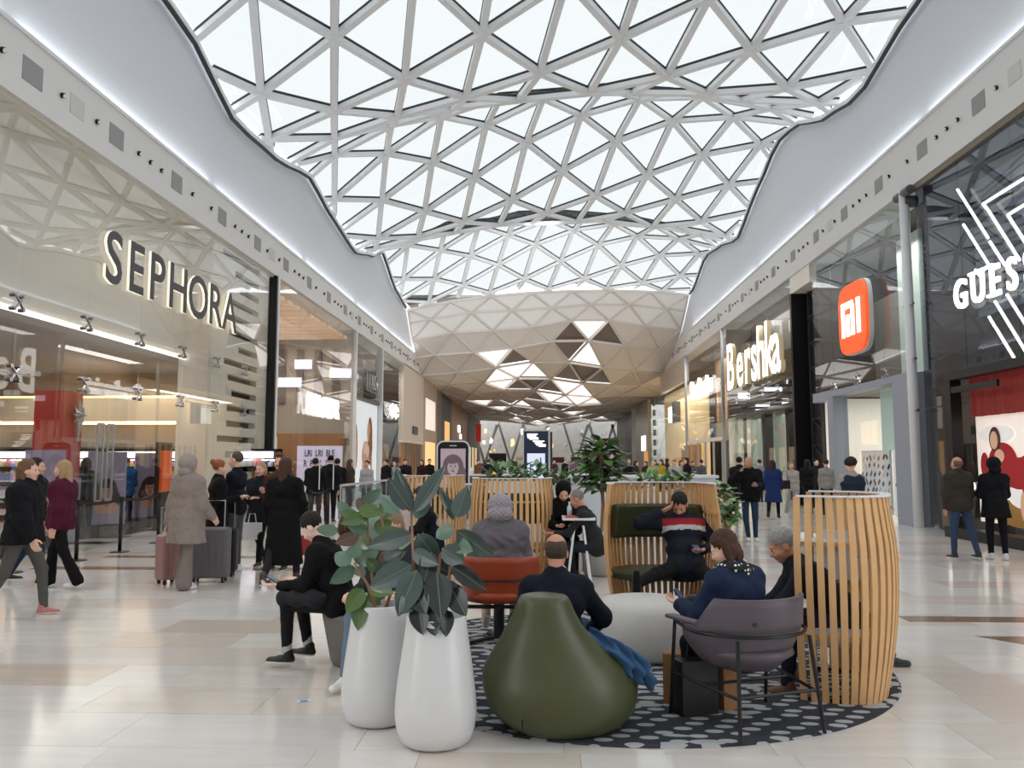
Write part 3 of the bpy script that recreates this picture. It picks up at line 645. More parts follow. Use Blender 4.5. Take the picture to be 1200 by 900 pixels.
for k in range(12):
    mb.tube([(XR+2.1,20.8+i*.8,5.2+k*.27+.1*math.sin(i*1.2+k)) for i in range(6)],.03,5)
mb.build('reflection_lines',M['dgrey'],sr,kind='stuff')  # wavy lines again modelling the roof's reflection
def rrect(mb,w,h,r,t0,t1,n=6,mi=0,c=(0,0),ex=5.0):
    pts=[]
    N=48
    for k in range(N):
        a=2*math.pi*k/N; ca,sa=math.cos(a),math.sin(a); pts.append((c[0]+w/2*abs(ca)**(2/ex)*(1 if ca>=0 else -1),c[1]+h/2*abs(sa)**(2/ex)*(1 if sa>=0 else -1)))
    vs=[(t0,y,z) for y,z in pts]+[(t1,y,z) for y,z in pts]
    fs=[tuple(range(N)),tuple(range(N,2*N))[::-1]]+[(k,N+k,N+(k+1)%N,(k+1)%N) for k in range(N)]
    mb.add(vs,fs,mi)
lg=empty('shop_sign',(XR-.22,24.3,5.9),label='orange rounded square sign with white mi letters above the grey portal',cat='sign')
mb=MB(); rrect(mb,2.15,2.1,.5,0,.08,ex=4.2); mb.build('sign_face',mat('orange_sign',(240,92,32),.5,emit=.55),lg); mb=MB(); rrect(mb,2.23,2.18,.5,.08,.2,ex=4.2); mb.build('sign_rim',M['lgrey'],lg)
mb=MB(); wt=-.03
def lb(y0,y1,z0,z1): mb.box(-.04,.02,-y1,-y0,z0,z1)
lb(-.74,-.55,-.52,.52); lb(-.74,.14,.33,.52); lb(.02,.21,-.52,.40); lb(-.36,-.17,-.52,.14); lb(.46,.66,-.52,.52); mb.build('sign_letters',M['sgnw'],lg)
# patterned boards
def pat_board(y0,y1,X,label):
    b=empty('patterned_board',(X,(y0+y1)/2,0),label=label,cat='display board'); h=(y1-y0)/2
    one('panel',mat('board_white',(232,232,236),.5,emit=.1),b,(0,.06,-h,h,.15,1.95))
    mb=MB(); q=random.Random(int(y0*7)); ms=[M['darkwall'],M['dgrey'],mat('print_blue',(80,100,170),.5),M['lgrey']]
    z=.3
    while z<1.85:
        y=-h+.12
        while y<h-.05:
            Mx=Matrix.Translation((-.003,y,z))@Matrix.Rotation(rad(45),4,'X'); Mx=Matrix.Translation((-.003,y+q.uniform(-.06,.06),z+q.uniform(-.04,.04)))@Matrix.Rotation(rad(45 if q.random()<.75 else -40),4,'X'); hh=q.uniform(.06,.11); mb.box(-.003,.003,-.045,.045,-hh,hh,Mx,mi=q.choice((0,0,0,1,2,3))); y+=q.uniform(.24,.34)
        z+=.24
    mb.build('printed_shapes',ms,b)
one('portal_header',lav,sr,(XR+.02,XR+.36,27.0,28.8,3.66,3.97)); one('shop_side_wall',mat('lit_portal_room',(232,226,214),.6,emit=.3),sr,(XR+.4,14,28.6,28.7,0,3.8))  # side wall given a glow of its own so the room looks lit
pat_board(23.2,25.2,XR+.25,'white board with scattered dark device pictures behind the navy vest man'); pat_board(21.5,22.5,XR+.05,'narrow white board with scattered device pictures beside the grey portal leg')
# right 3: dark column, right 4: big white lettering shop
one('column',mat('black_lattice',(30,28,26),.4),sr,(XR+.6,XR+1.2,28.9,31,0,8.1)); one('column_edge',M['black'],sr,(XR+.02,XR+.6,30.9,31.1,0,8.0)); one('column_header',M['cream'],sr,(XR+.05,XR+1.2,28.8,31.1,8.0,8.7))
mb=MB()
for k in range(16): mb.bar((XR+.55,29.3,.3+k*.48),(XR+.55,30.5,.3+k*.48+(.48 if k%2 else -.0)),.05,.05)
mb.bar((XR+.55,29.3,0),(XR+.55,29.3,8),.08,.08); mb.bar((XR+.55,30.5,0),(XR+.55,30.5,8),.08,.08); mb.build('truss',M['darkwall'],sr,kind='stuff')
window(XR+.1,[31.1,33.4,35.8,38.2,40.6,43.1],[.05,4.6,8.7],M['shop'],clips=(4.6,),mull=None); window(XR+.1,[43.3,46,48.7,51.4,54.3],[2.9,8.7],M['shop'])
one('mullion',M['steel'],sr,(XR-.02,XR+.12,43.1,43.3,0,8.65)); one('mullion',M['steel'],sr,(XR-.02,XR+.12,54.3,54.5,0,8.65))
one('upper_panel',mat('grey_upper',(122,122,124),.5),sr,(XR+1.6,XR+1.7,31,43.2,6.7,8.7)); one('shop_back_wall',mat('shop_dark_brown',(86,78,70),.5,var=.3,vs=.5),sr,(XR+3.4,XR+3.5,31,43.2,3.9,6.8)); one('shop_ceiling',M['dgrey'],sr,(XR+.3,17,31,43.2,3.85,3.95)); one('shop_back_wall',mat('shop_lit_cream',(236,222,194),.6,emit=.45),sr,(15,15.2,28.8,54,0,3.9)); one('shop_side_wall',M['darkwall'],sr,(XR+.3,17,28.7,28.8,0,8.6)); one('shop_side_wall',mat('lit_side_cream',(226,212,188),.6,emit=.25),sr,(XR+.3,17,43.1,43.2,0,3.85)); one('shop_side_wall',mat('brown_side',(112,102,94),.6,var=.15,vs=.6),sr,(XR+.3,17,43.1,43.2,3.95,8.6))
for k in range(9): one('wall_column',M['black'] if k%3==1 else MATS.get('pale_green_col') or mat('pale_green_col',(176,190,180),.4),sr,(XR+.6+k*.45,XR+.72+k*.45,42.9,43.1,0,3.85))
for k,(y,z,l) in enumerate(((34,6.2,1.6),(37.6,5.2,1.8),(40.6,4.6,1.6),(33,4.9,1.2),(36,4.3,1.4),(41.5,5.6,1.0))): one('light_panel',mat('cool_panel_light',(228,232,245),.5,emit=1.4),sr,(XR+.5+(y-32)*.3,XR+.5+(y-32)*.3+l*.5,42.95,43.05,z,z+.3))
for k in range(7): one('ceiling_beam',M['darkwall'],sr,(XR+.6,XR+3.3,31.6+k*1.7,31.9+k*1.7,4.3+(k%3)*.5,4.4+(k%3)*.5))
for k,y in enumerate((32.4,35,36.2,38.8,40.2)): one('column',M['black'] if k%2 else mat('pale_green_col',(176,190,180),.4),sr,(XR+.8+.2*(k%2),XR+1.2+.2*(k%2),y,y+.45,0,3.9))
bs=empty('shop_sign',(XR-.25,37.2,5.15),label='Bershka in huge white rounded letters on the glass, right side',cat='sign')
for ch,px in zip('Bershka',(857,868,877,885,893,902.5,911)):
    y=9.15*950/(px-638); text(ch,3.15,.09,[M['sgnw'],mat('letter_side_tan',(196,176,138),.5,emit=.3)],bs,'letter',.06,(0,y-37.2,0),RR,.86)
hs=empty('hanging_sign',(XR+1.2,37.5,3.6),label='small round red hanging sign under the huge white letters',cat='sign')
MB().tube([(0,-.0,0),(.08,0,0)],.38,16).build('disc',mat('red_disc',(205,30,36),.4,emit=.4),hs); 
sd=empty('shop_sign',(XR-.1,48.6,5.55),label='Stradivarius in white script letters on the brown glass front, right side',cat='sign'); text('Stradivarius',1.5,.08,[M['sgnw'],M['sgnw']],sd,'letters',.03,(0,0,0),RR,.92,shear=.2)
one('upper_panel',mat('copper_brown',(176,146,120),.4,var=.15,vs=.5),sr,(XR+2,XR+2.1,43.3,54.3,2.9,8.7)); one('header',M['cream'],sr,(XR+.05,XR+.3,43.3,54.3,2.75,2.95)); 
for k in range(8): one('copper_tube',mat('copper_glow',(222,160,110),.4,emit=.5),sr,(XR+1.7,XR+1.75,44+k*1.2,44.08+k*1.2,4.2,6.4))
for k in range(5): one('door_panel',M['steel'],sr,(XR+.1,XR+.2,44+k*2.3,44.15+k*2.3,0,2.75))
# right 6: gold fronts
s6=empty('wall_right_far',kind='structure')
gold=mat('gold_interior',(232,200,144),.5,emit=.35)
one('gold_wall',gold,s6,(XR+1.5,XR+1.6,54.5,74,0,7.4)); one('shop_header',M['lgrey'],s6,(XR+.02,XR+.3,54.5,66,7.0,8.6))
for k in range(16): one('fluted_strip',M['cream2'],s6,(XR-.06,XR+.02,54.8+k*.66,55.1+k*.66,7.0,8.6))
window(XR+.1,[54.5,58.5,62.5,66.5,70,74],[.05,7.0],M['shop'])
mb=MB()
for z in range(8): mb.box(XR-.05,XR+.1,69.6,70.4,.4+z*.85,.9+z*.85)
mb.build('dotted_mullion',M['dgrey'],s6)
s_=empty('shop_sign',(XR+.3,63,4.6),label='white square light box hanging inside the gold shopfront, right side',cat='sign'); one('light_box',M['sgnw'],s_,(0,.5,-1,1,0,1.2)); one('bracket',M['dgrey'],s_,(.0,.5,-1.8,-1,-.1,1.5))
for k in range(9): one('timber_slat',M['wood2'],s6,(XR+1.2,XR+1.3,56+k*.9,56.3+k*.9,0,2.8))
front(74,84,0,7.2,mat('olive_glass_front',(150,150,128),.3),par=s6,X=XR,t=.3); front(76,79,2.6,4.0,M['sgnw'],'lit_niche',par=s6,X=XR-.05,t=.05); front(74.5,77,0.1,2.5,mat('amber_niche',(222,160,90),.5,emit=.5),'lit_niche',par=s6,X=XR-.05,t=.05)
front(84,88,0,7.2,M['lgrey'],par=s6,X=XR,t=.3); front(88,94,0,7.0,M['black'],par=s6,X=XR,t=.3); front(94,106,0,6.9,M['gwall'],par=s6,X=XR,t=.3)
# ================================================================== FAR HALL
fw=empty('wall_far',kind='structure')
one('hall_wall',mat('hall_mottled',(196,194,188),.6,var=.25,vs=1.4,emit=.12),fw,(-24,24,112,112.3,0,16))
one('gallery_floor',M['gwall'],fw,(-24,24,106.5,111.8,.9,1.3))
for k,x in enumerate((-8,-4.5,-1.2,4.2,7.6,10.6)):
    mb=MB(); mb.bar((x,109,1.2),(x+1.6,109,6.5),.3,.3); mb.bar((x,109,1.2),(x-1.6,109,6.5),.3,.3); mb.bar((x+.8,109,3.9),(x+2.4,109,8),.16,.16); mb.build('tree_strut',M['grey'],fw)
for k in range(46):
    x=R.uniform(-10,11); z=R.uniform(1.4,6); w=R.uniform(.08,.5); 
    if x<2: m=mat('far_lamp_%d'%(k%3),((250,214,160),(240,180,110),(235,235,230))[k%3],.5,emit=1.2)
    else: m=(M['lgrey'],M['dgrey'],M['white'])[k%3]
    MB().tube([(x,107.5+R.random()*3,z),(x,107.6+R.random()*3,z+w)],w/2,8).build('pendant_lamp' if x<2 else 'hall_ornament',m,fw)
for k,(x,w,z,h,c) in enumerate(((8.6,2.6,4.2,.9,(92,44,40)),(10.8,2.0,4.3,.7,(224,222,226)),(12.4,1.6,4.2,.9,(92,48,44)),(1.2,2.6,2.0,.7,(100,36,38)),(4.6,2.4,2.0,.7,(70,40,40)),(7.4,1.8,2.1,1.4,(196,110,140)),(-6,2.2,2.0,1.2,(40,38,44)),(-2.6,2,2.3,.4,(240,200,150)))):
    one('kiosk_board',mat('kiosk_%d'%k,c,.6),fw,(x-w/2,x+w/2,104,104.3,z-.6,z+h-.6))
one('gallery_parapet',M['white'],fw,(-3,24,103,103.3,.0,1.35))
# ================================================================== IMPLICIT SURFACES (smoothly blended bodies)
def sdf_mesh(prims, vox, k=.03, disp=None, cuts=(), floor=None, flat=None):
    lo=np.array([1e9]*3); hi=-lo
    for p in prims:
        if p[0]=='c': P=np.array([p[1],p[3]],float); r=np.array([[p[2]],[p[4]]]); a=(P-r).min(0); b=(P+r).max(0)
        else: c=np.array(p[1],float); m=max(p[2]); a=c-m; b=c+m
        lo=np.minimum(lo,a); hi=np.maximum(hi,b)
    lo-=vox*3; hi+=vox*3; n=np.ceil((hi-lo)/vox).astype(int)+1
    Fd=np.full(n,1.0,np.float32); ax=[lo[i]+vox*np.arange(n[i]) for i in range(3)]
    def ev(p,X,Y,Z):
        if p[0]=='c':
            a=np.array(p[1],float); b=np.array(p[3],float); ab=b-a; L=max(ab@ab,1e-9)
            t=np.clip(((X-a[0])*ab[0]+(Y-a[1])*ab[1]+(Z-a[2])*ab[2])/L,0,1)
            return np.sqrt((X-a[0]-t*ab[0])**2+(Y-a[1]-t*ab[1])**2+(Z-a[2]-t*ab[2])**2)-(p[2]+(p[4]-p[2])*t)
        c,r=p[1],p[2]; x,y,z=X-c[0],Y-c[1],Z-c[2]
        if len(p)>3 and p[3] is not None: Q=p[3]; x,y,z=(Q[0][0]*x+Q[1][0]*y+Q[2][0]*z, Q[0][1]*x+Q[1][1]*y+Q[2][1]*z, Q[0][2]*x+Q[1][2]*y+Q[2][2]*z)
        k0=np.sqrt((x/r[0])**2+(y/r[1])**2+(z/r[2])**2); k1=np.sqrt((x/r[0]**2)**2+(y/r[1]**2)**2+(z/r[2]**2)**2)+1e-6
        return k0*(k0-1)/k1
    def box_of(p,m):
        if p[0]=='c': P=np.array([p[1],p[3]],float); r=np.array([[p[2]],[p[4]]]); a=(P-r).min(0)-m; b=(P+r).max(0)+m
        else: c=np.array(p[1],float); q=max(p[2]); a=c-q-m; b=c+q+m
        i=np.maximum(np.floor((a-lo)/vox).astype(int),0); j=np.minimum(np.ceil((b-lo)/vox).astype(int)+1,n); return i,j
    for p in prims:
        i,j=box_of(p,k+vox*2.5)
        X=ax[0][i[0]:j[0],None,None]; Y=ax[1][None,i[1]:j[1],None]; Z=ax[2][None,None,i[2]:j[2]]
        d=ev(p,X,Y,Z); S=(slice(i[0],j[0]),slice(i[1],j[1]),slice(i[2],j[2])); f=Fd[S]
        h=np.clip(.5+.5*(f-d)/k,0,1); Fd[S]=f*(1-h)+d*h-k*h*(1-h)
    for p in cuts:
        i,j=box_of(p,k+vox*2)
        if (j<=i).any(): continue
        X=ax[0][i[0]:j[0],None,None]; Y=ax[1][None,i[1]:j[1],None]; Z=ax[2][None,None,i[2]:j[2]]
        d=-ev(p,X,Y,Z); S=(slice(i[0],j[0]),slice(i[1],j[1]),slice(i[2],j[2])); f=Fd[S]; kk=min(k,.02) if p[2] and not isinstance(p[2],(tuple,list)) else min(k,.012)
        if len(p)>4: kk=p[4] if p[0]!='c' else kk
        h=np.clip(.5+.5*(d-f)/kk,0,1); Fd[S]=f*(1-h)+d*h+kk*h*(1-h)
    X=ax[0][:,None,None]; Y=ax[1][None,:,None]; Z=ax[2][None,None,:]
    if disp is not None: Fd=Fd+disp(X,Y,Z).astype(np.float32)
    if floor is not None: Fd=np.maximum(Fd,(floor-Z)+0*Fd)
    if flat is not None: Fd=np.maximum(Fd,(Z-flat)+0*Fd)
    Fd[0]=Fd[-1]=1; Fd[:,0]=Fd[:,-1]=1; Fd[:,:,0]=Fd[:,:,-1]=1
    # surface nets
    ins=Fd<0; N=np.array(Fd.shape)-1
    acc=np.zeros((*N,3),np.float32); cnt=np.zeros(N,np.float32)
    for axis in range(3):
        o=[0,1]; 
        A=[slice(None)]*3; B=[slice(None)]*3; A[axis]=slice(0,-1); B[axis]=slice(1,None)
        fa=Fd[tuple(A)]; fb=Fd[tuple(B)]; ch=(fa<0)!=(fb<0); t=np.where(ch,fa/(fa-fb+1e-12*(fa==fb)),0)
        oth=[q for q in range(3) if q!=axis]
        for u in (0,1):
            for w in (0,1):
                S=[slice(None)]*3; S[oth[0]]=slice(u,u+N[oth[0]]); S[oth[1]]=slice(w,w+N[oth[1]])
                c=ch[tuple(S)]; tt=t[tuple(S)]; cnt+=c
                acc[...,axis]+=tt*c; acc[...,oth[0]]+=u*c; acc[...,oth[1]]+=w*c
    act=cnt>0; idx=np.full(N,-1,np.int64); idx[act]=np.arange(act.sum())
    ijk=np.argwhere(act); V=(ijk+acc[act]/cnt[act][:,None])*vox+lo
    quads=[]
    for axis in range(3):
        A=[slice(None)]*3; B=[slice(None)]*3; A[axis]=slice(0,-1); B[axis]=slice(1,None)
        ia=ins[tuple(A)]; ib=ins[tuple(B)]; ch=np.argwhere(ia!=ib); 
        if not len(ch): continue
        oth=[(axis+1)%3,(axis+2)%3]; s=ia[tuple(ch.T)]
        def cell(du,dw):
            c=ch.copy(); c[:,oth[0]]-=du; c[:,oth[1]]-=dw; return idx[tuple(c.T)]
        q=np.stack([cell(1,1),cell(0,1),cell(0,0),cell(1,0)],1); q[~s]=q[~s][:,::-1]; quads.append(q)
    Q=np.concatenate(quads); Q=Q[(Q>=0).all(1)]
    return V.astype(np.float64),Q
def np_mesh(name,V,Q,mats,smooth=True,fm=None):
    me=bpy.data.meshes.new(name); nv=len(V); nf=len(Q)
    me.vertices.add(nv); me.vertices.foreach_set('co',V.astype(np.float32).ravel()); me.loops.add(nf*4); me.loops.foreach_set('vertex_index',Q.astype(np.int32).ravel())
    me.polygons.add(nf); me.polygons.foreach_set('loop_start',np.arange(0,nf*4,4,dtype=np.int32)); me.update(calc_edges=True)
    for m in (mats if isinstance(mats,(list,tuple)) else [mats]): me.materials.append(m)
    if fm is not None: me.polygons.foreach_set('material_index',fm.astype(np.int32))
    me.validate()
    if smooth: me.shade_smooth()
    return me
def wave(a,f,ph=0): return lambda X,Y,Z: a*(np.sin(f*X+ph+2*np.sin(f*.6*Z))*np.sin(f*Y*1.1+ph)*np.sin(f*Z*.9+1.3*np.sin(f*.5*X)+ph))
# ================================================================== RUG
def rug_mat():
    m=bpy.data.materials.new('rug_slate_pebble'); m.use_nodes=True; nt=m.node_tree; b=nt.nodes['Principled BSDF']; L=nt.links; N=nt.nodes.new
    geo=N('ShaderNodeNewGeometry'); b.inputs['Roughness'].default_value=.95; b.inputs['Specular IOR Level'].default_value=.1
    facs=[]
    for rot,sx,sy,thr,ox in ((28,5.0,9.2,.29,0),(-32,3.0,7.6,.32,3.7)):
        mp=N('ShaderNodeMapping'); mp.inputs['Rotation'].default_value=(0,0,rad(rot)); mp.inputs['Scale'].default_value=(sx,sy,1); mp.inputs['Location'].default_value=(ox,ox,0); L.new(geo.outputs['Position'],mp.inputs[0])
        v=N('ShaderNodeTexVoronoi'); v.voronoi_dimensions='2D'; v.inputs['Scale'].default_value=1; v.inputs['Randomness'].default_value=.32; L.new(mp.outputs[0],v.inputs['Vector'])
        lt=N('ShaderNodeMath'); lt.operation='LESS_THAN'; lt.inputs[1].default_value=thr; L.new(v.outputs['Distance'],lt.inputs[0]); facs.append(lt)
    n=N('ShaderNodeTexNoise'); n.inputs['Scale'].default_value=.9; n.inputs['Detail'].default_value=1; L.new(geo.outputs['Position'],n.inputs['Vector'])
    gt=N('ShaderNodeMath'); gt.operation='GREATER_THAN'; gt.inputs[1].default_value=.5; L.new(n.outputs['Fac'],gt.inputs[0])
    mx=N('ShaderNodeMix'); L.new(gt.outputs[0],mx.inputs[0]); L.new(facs[0].outputs[0],mx.inputs[2]); 
    a=N('ShaderNodeMath'); a.operation='MAXIMUM'; L.new(facs[0].outputs[0],a.inputs[0]); L.new(facs[1].outputs[0],a.inputs[1]); L.new(a.outputs[0],mx.inputs[3])
    c=N('ShaderNodeMix'); c.data_type='RGBA'; L.new(mx.outputs[0],c.inputs[0]); c.inputs[6].default_value=(*srgb((62,64,70)),1); c.inputs[7].default_value=(*srgb((172,174,176)),1); L.new(c.outputs[2],b.inputs['Base Color'])
    bm=N('ShaderNodeBump'); bm.inputs['Strength'].default_value=.4; bm.inputs['Distance'].default_value=.01; n2=N('ShaderNodeTexNoise'); n2.inputs['Scale'].default_value=160; L.new(geo.outputs['Position'],n2.inputs['Vector']); L.new(n2.outputs['Fac'],bm.inputs['Height']); L.new(bm.outputs[0],b.inputs['Normal'])
    return m
rg=MB(); rg.lathe([(0,.012),(2.06,.012),(2.12,.009),(2.13,0)],96); rug=mesh_obj('rug',rg.mesh('rug',rug_mat(),True),None,(.62,7.0,.001)); tag(rug,'round dark slate rug with pale pebble pattern under the lounge seats','rug')
RUGZ=.013
# ================================================================== PLANTERS AND LEAVES
pw=mat('white_glossy_planter',(214,214,215),.3,coat=.3); soil=mat('dark_soil',(60,48,40),.9,bump=.6,bs=30)
vp=[(0,0),(.17,0),(.205,.02),(.232,.09),(.243,.17),(.238,.27),(.222,.40),(.20,.55),(.182,.68),(.178,.725),(.170,.735),(.160,.725),(.158,.66)]
def leaf_mesh(name,m,fold=.25,curl=.25,wide=1.0):
    n=8; vs=[]; fs=[]
    for i in range(n+1):
        t=i/n; w=.5*wide*math.sin(math.pi*min(1,t**.85))**.75*(1-.15*t) if 0<t<1 else 0; z=-curl*t*t
        for s in (-1,-.5,0,.5,1): vs.append((t,w*s,z+abs(s)*w*fold-(.02 if s==0 else 0)))
    for i in range(n):
        for j in range(4): a=i*5+j; fs.append((a,a+5,a+6,a+1))
    return from_data(name,vs,fs,m,True)
def leaf_mat(name,c,c2,rough=.35):
    m=mat(name,c,rough-.07,spec=.6); nt=m.node_tree; b=nt.nodes['Principled BSDF']; N=nt.nodes.new; L=nt.links
    oi=N('ShaderNodeObjectInfo'); cr=N('ShaderNodeMix'); cr.data_type='RGBA'; L.new(oi.outputs['Random'],cr.inputs[0]); cr.inputs[6].default_value=(*srgb(c),1); cr.inputs[7].default_value=(*srgb(c2),1)
    tc=N('ShaderNodeTexCoord'); sp=N('ShaderNodeSeparateXYZ'); L.new(tc.outputs['Object'],sp.inputs[0]); ab=N('ShaderNodeMath'); ab.operation='ABSOLUTE'; L.new(sp.outputs[1],ab.inputs[0])
    lt=N('ShaderNodeMath'); lt.operation='LESS_THAN'; lt.inputs[1].default_value=.015; L.new(ab.outputs[0],lt.inputs[0])
    x=N('ShaderNodeMix'); x.data_type='RGBA'; L.new(lt.outputs[0],x.inputs[0]); L.new(cr.outputs[2],x.inputs[6]); x.inputs[7].default_value=(*srgb((104,124,104)),1); L.new(x.outputs[2],b.inputs['Base Color'])
    return m
LM={ 'b':leaf_mesh('leaf',leaf_mat('rubber_leaf_blue',(74,92,88),(52,68,66))), 'd':leaf_mesh('leaf',leaf_mat('rubber_leaf_dark',(30,38,36),(44,54,50))),
     'g':leaf_mesh('leaf',leaf_mat('rubber_leaf_green',(70,100,52),(92,118,60))), 'p':leaf_mesh('leaf',leaf_mat('rubber_leaf_pale',(104,132,112),(88,118,98))), 'r':leaf_mesh('leaf',leaf_mat('rubber_leaf_brown',(96,70,52),(84,62,48))) }
def place_leaf(parent,base,tip,width,kind,roll=0,name='leaf'):
    b=Vector(base); t=Vector(tip); d=t-b; L=d.length; x=d/L; view=(Vector((0,0,EYE))-b).normalized()
    z=(view-x*view.dot(x)); z=z.normalized() if z.length>.1 else x.orthogonal().normalized()
    z=Matrix.Rotation(roll,3,x)@z; y=z.cross(x)
    o=bpy.data.objects.new(name,LM[kind]); COL.objects.link(o); o.parent=parent
    o.matrix_world=Matrix.Translation(b)@Matrix((x,y,z)).transposed().to_4x4()@Matrix.Diagonal((L,width,L*.55,1)); return o
bark=mat('brown_stem',(150,112,84),.7,var=.2,vs=20)
def cxy(c): return (320+c[0]*.4222, 520+c[1]*.4222)
def rubber(pc,label,stems,leaves,seed,gp):
    pl=mesh_obj('planter',MB().lathe(vp,48).mesh('planter',pw,True),None,pc); tag(pl,gp,'planter'); MB().lathe([(0,.66),(.161,.665)],24).build('soil',soil,pl)
    q=random.Random(seed); pt=empty('rubber_plant',(pc[0],pc[1],.66),label=label,cat='plant')
    bpy.context.view_layer.update()
    for st in stems:
        pts=[Vector((pc[0]+st[0],pc[1],.6))]+[D(*cxy(c),pc[1]+dy) for c,dy in st[1]]
        pts=[p-Vector((pc[0],pc[1],.66)) for p in pts]; MB().tube(pts,[.013-.002*i for i in range(len(pts))],8).build('stem',bark,pt,smooth=True)
    inv=Matrix.Translation((-pc[0],-pc[1],-.66))
    for (b,t,w,k,*rr) in leaves:
        dy=q.uniform(-.10,.12); y0=pc[1]+dy*.5; y1=pc[1]+dy+q.uniform(-.12,.08)
        B=D(*cxy(b),y0); T=D(*cxy(t),y1); wm=w*.4222*1.0*pc[1]/950
        if max(b[1],t[1])>455: y1=pc[1]-.22; y0=pc[1]-.12; B=D(*cxy(b),y0); T=D(*cxy(t),y1)
        if rr: T=B+(T-B)*1.0
        o=place_leaf(None,B,T,wm*1.12,k,q.uniform(-.35,.35)); o.parent=pt; o.matrix_parent_inverse=inv
    return pl
P1=G(507,878); P1=Vector((P1.x,P1.y+.12,0)); P2=G(431,853); P2=Vector((P2.x+.04,P2.y+.15,0))
front_l=[((380,182),(318,95),50,'b'),((385,188),(335,66),46,'b'),((395,190),(474,60),44,'b'),((395,208),(432,126),46,'b'),((505,215),(458,112),26,'b'),((508,205),(541,120),52,'b'),((392,252),(252,286),52,'b'),((385,335),(262,402),64,'b'),((388,300),(452,336),44,'b'),((400,250),(462,332),62,'b'),((452,262),(508,226),40,'p'),((508,240),(612,320),56,'b'),((500,275),(552,296),44,'p'),((468,290),(534,330),56,'b'),((495,340),(592,406),46,'d'),((400,350),(346,478),66,'b'),((455,355),(464,482),72,'d'),((402,440),(412,528),54,'d'),((440,470),(448,530),46,'d'),((480,460),(480,532),42,'d'),((495,400),(532,476),56,'d'),((380,345),(446,384),64,'d'),((350,330),(276,368),50,'b'),((430,330),(500,360),50,'d'),((420,370),(380,430),56,'d'),((470,380),(512,450),56,'d'),((395,400),(420,470),56,'d'),((360,300),(300,330),46,'b'),((440,300),(420,380),50,'d'),((395,420),(352,468),50,'b'),((480,420),(520,400),50,'d'),((430,430),(470,520),50,'d')]
rear_l=[((258,192),(234,146),34,'r'),((300,205),(332,150),46,'g'),((268,202),(186,218),36,'g'),((185,238),(112,242),34,'p'),((205,262),(192,205),38,'r'),((262,242),(212,232),34,'p'),((215,335),(170,300),46,'p'),((225,318),(226,276),42,'p'),((226,340),(160,390),46,'p'),((232,332),(290,298),44,'p'),((252,340),(224,372),36,'p'),((250,402),(204,468),48,'g'),((248,412),(234,516),50,'g'),((262,402),(316,446),48,'g'),((270,402),(330,412),40,'g'),((300,255),(352,240),40,'g'),((236,182),(306,192),38,'g'),((350,195),(296,140),40,'p'),((300,300),(326,346),34,'r'),((240,250),(170,282),40,'r'),((270,290),(240,250),38,'g'),((280,240),(330,215),40,'g'),((310,330),(360,300),40,'g'),((330,350),(300,400),40,'r'),((260,200),(280,150),36,'p'),((205,190),(180,160),30,'p'),((235,210),(190,185),34,'g'),((290,350),(260,320),36,'g'),((320,280),(380,270),40,'p'),((250,160),(300,130),34,'p')]
rubber(P1,'rubber plant of large dark blue-green leaves in the nearer white planter',[(0,[((393,480),0),((390,330),0),((383,182),0)]),(.04,[((485,400),.02),((500,280),.02),((510,160),.03)]),(.0,[((450,430),.0),((465,300),.04)])],front_l,3,'tall white tapering planter nearest the camera, at the front of the lounge')
rubber(P2,'rubber plant with lighter green and brownish leaves in the rear white planter',[(0,[((325,420),0),((318,300),0),((300,200),0)]),(-.05,[((285,460),0),((262,390),0),((225,330),0)]),(-.04,[((280,420),.05),((262,250),.05),((262,170),.05)]),(-.02,[((250,420),.0),((245,460),.05)])],rear_l,5,'second tall white planter, behind and left of the nearest one')
# far plants
LM['f']=leaf_mesh('leaf',leaf_mat('ficus_leaf',(58,80,52),(92,108,74))); LM['n']=leaf_mesh('leaf',leaf_mat('fresh_leaf',(96,150,72),(130,165,100)))
def bush(name,c,rx,rz,n,kind,ll,lw,label,seed,z0=None,stem=True,pot=None,group=None):
    q=random.Random(seed); p=empty(name,(c.x,c.y,0),label=label,cat='plant',group=group); k=0
    for _ in range(n):
        a=q.uniform(0,6.283); e=q.uniform(-.9,1); rr=q.uniform(.25,1); b=Vector((math.cos(a)*rx*rr*.7*math.sqrt(1-e*e*.8),math.sin(a)*rx*rr*.7,c.z+e*rz*.8))
        d=Vector((math.cos(a+q.uniform(-.5,.5)),math.sin(a+q.uniform(-.5,.5)),q.uniform(-.6,.8))).normalized()
        o=bpy.data.objects.new('leaf',LM[kind if q.random()<.7 else ('n' if kind=='f' else 'p')]); COL.objects.link(o); o.parent=p
        x=d; z=(Vector((0,0,1))-x*x.z).normalized(); y=z.cross(x); L=ll*q.uniform(.7,1.2)
        o.matrix_local=Matrix.Translation(b)@Matrix((x,y,z)).transposed().to_4x4()@Matrix.Diagonal((L,lw,L*.6,1))
    if stem:
        mb=MB(); mb.tube([(0,0,pot or 0),(0.03,0,c.z*.6),(0,.02,c.z+rz*.5)],.03,7)
        for k in range(4): a=k*1.6; mb.tube([(0.02,0,c.z*.7),(math.cos(a)*rx*.5,math.sin(a)*rx*.5,c.z+rz*.3)],.015,6)
        mb.build('stem',bark,p)
    if pot: 
        pb=tag(mesh_obj('plant_pot',MB().lathe([(0,0),(.2,0),(.27,pot),(.24,pot),(.22,pot-.05),(0,pot-.05)],20).mesh('plant_pot',pw,True),None,(c.x,c.y,0)),'white pot holding the '+label[:40].split(' in ')[0].split(' behind')[0],'pot')
    return p
bush('fiddle_fig',D(704,548,13.5),.44,.55,190,'f',.30,.16,'large bushy dark green fig tree behind the central slatted seats',11,pot=.5)
bush('leafy_shrub',D(851,603,10.4),.14,.22,70,'n',.17,.10,'small bright green shrub just right of the middle slatted seat',12,pot=.28)
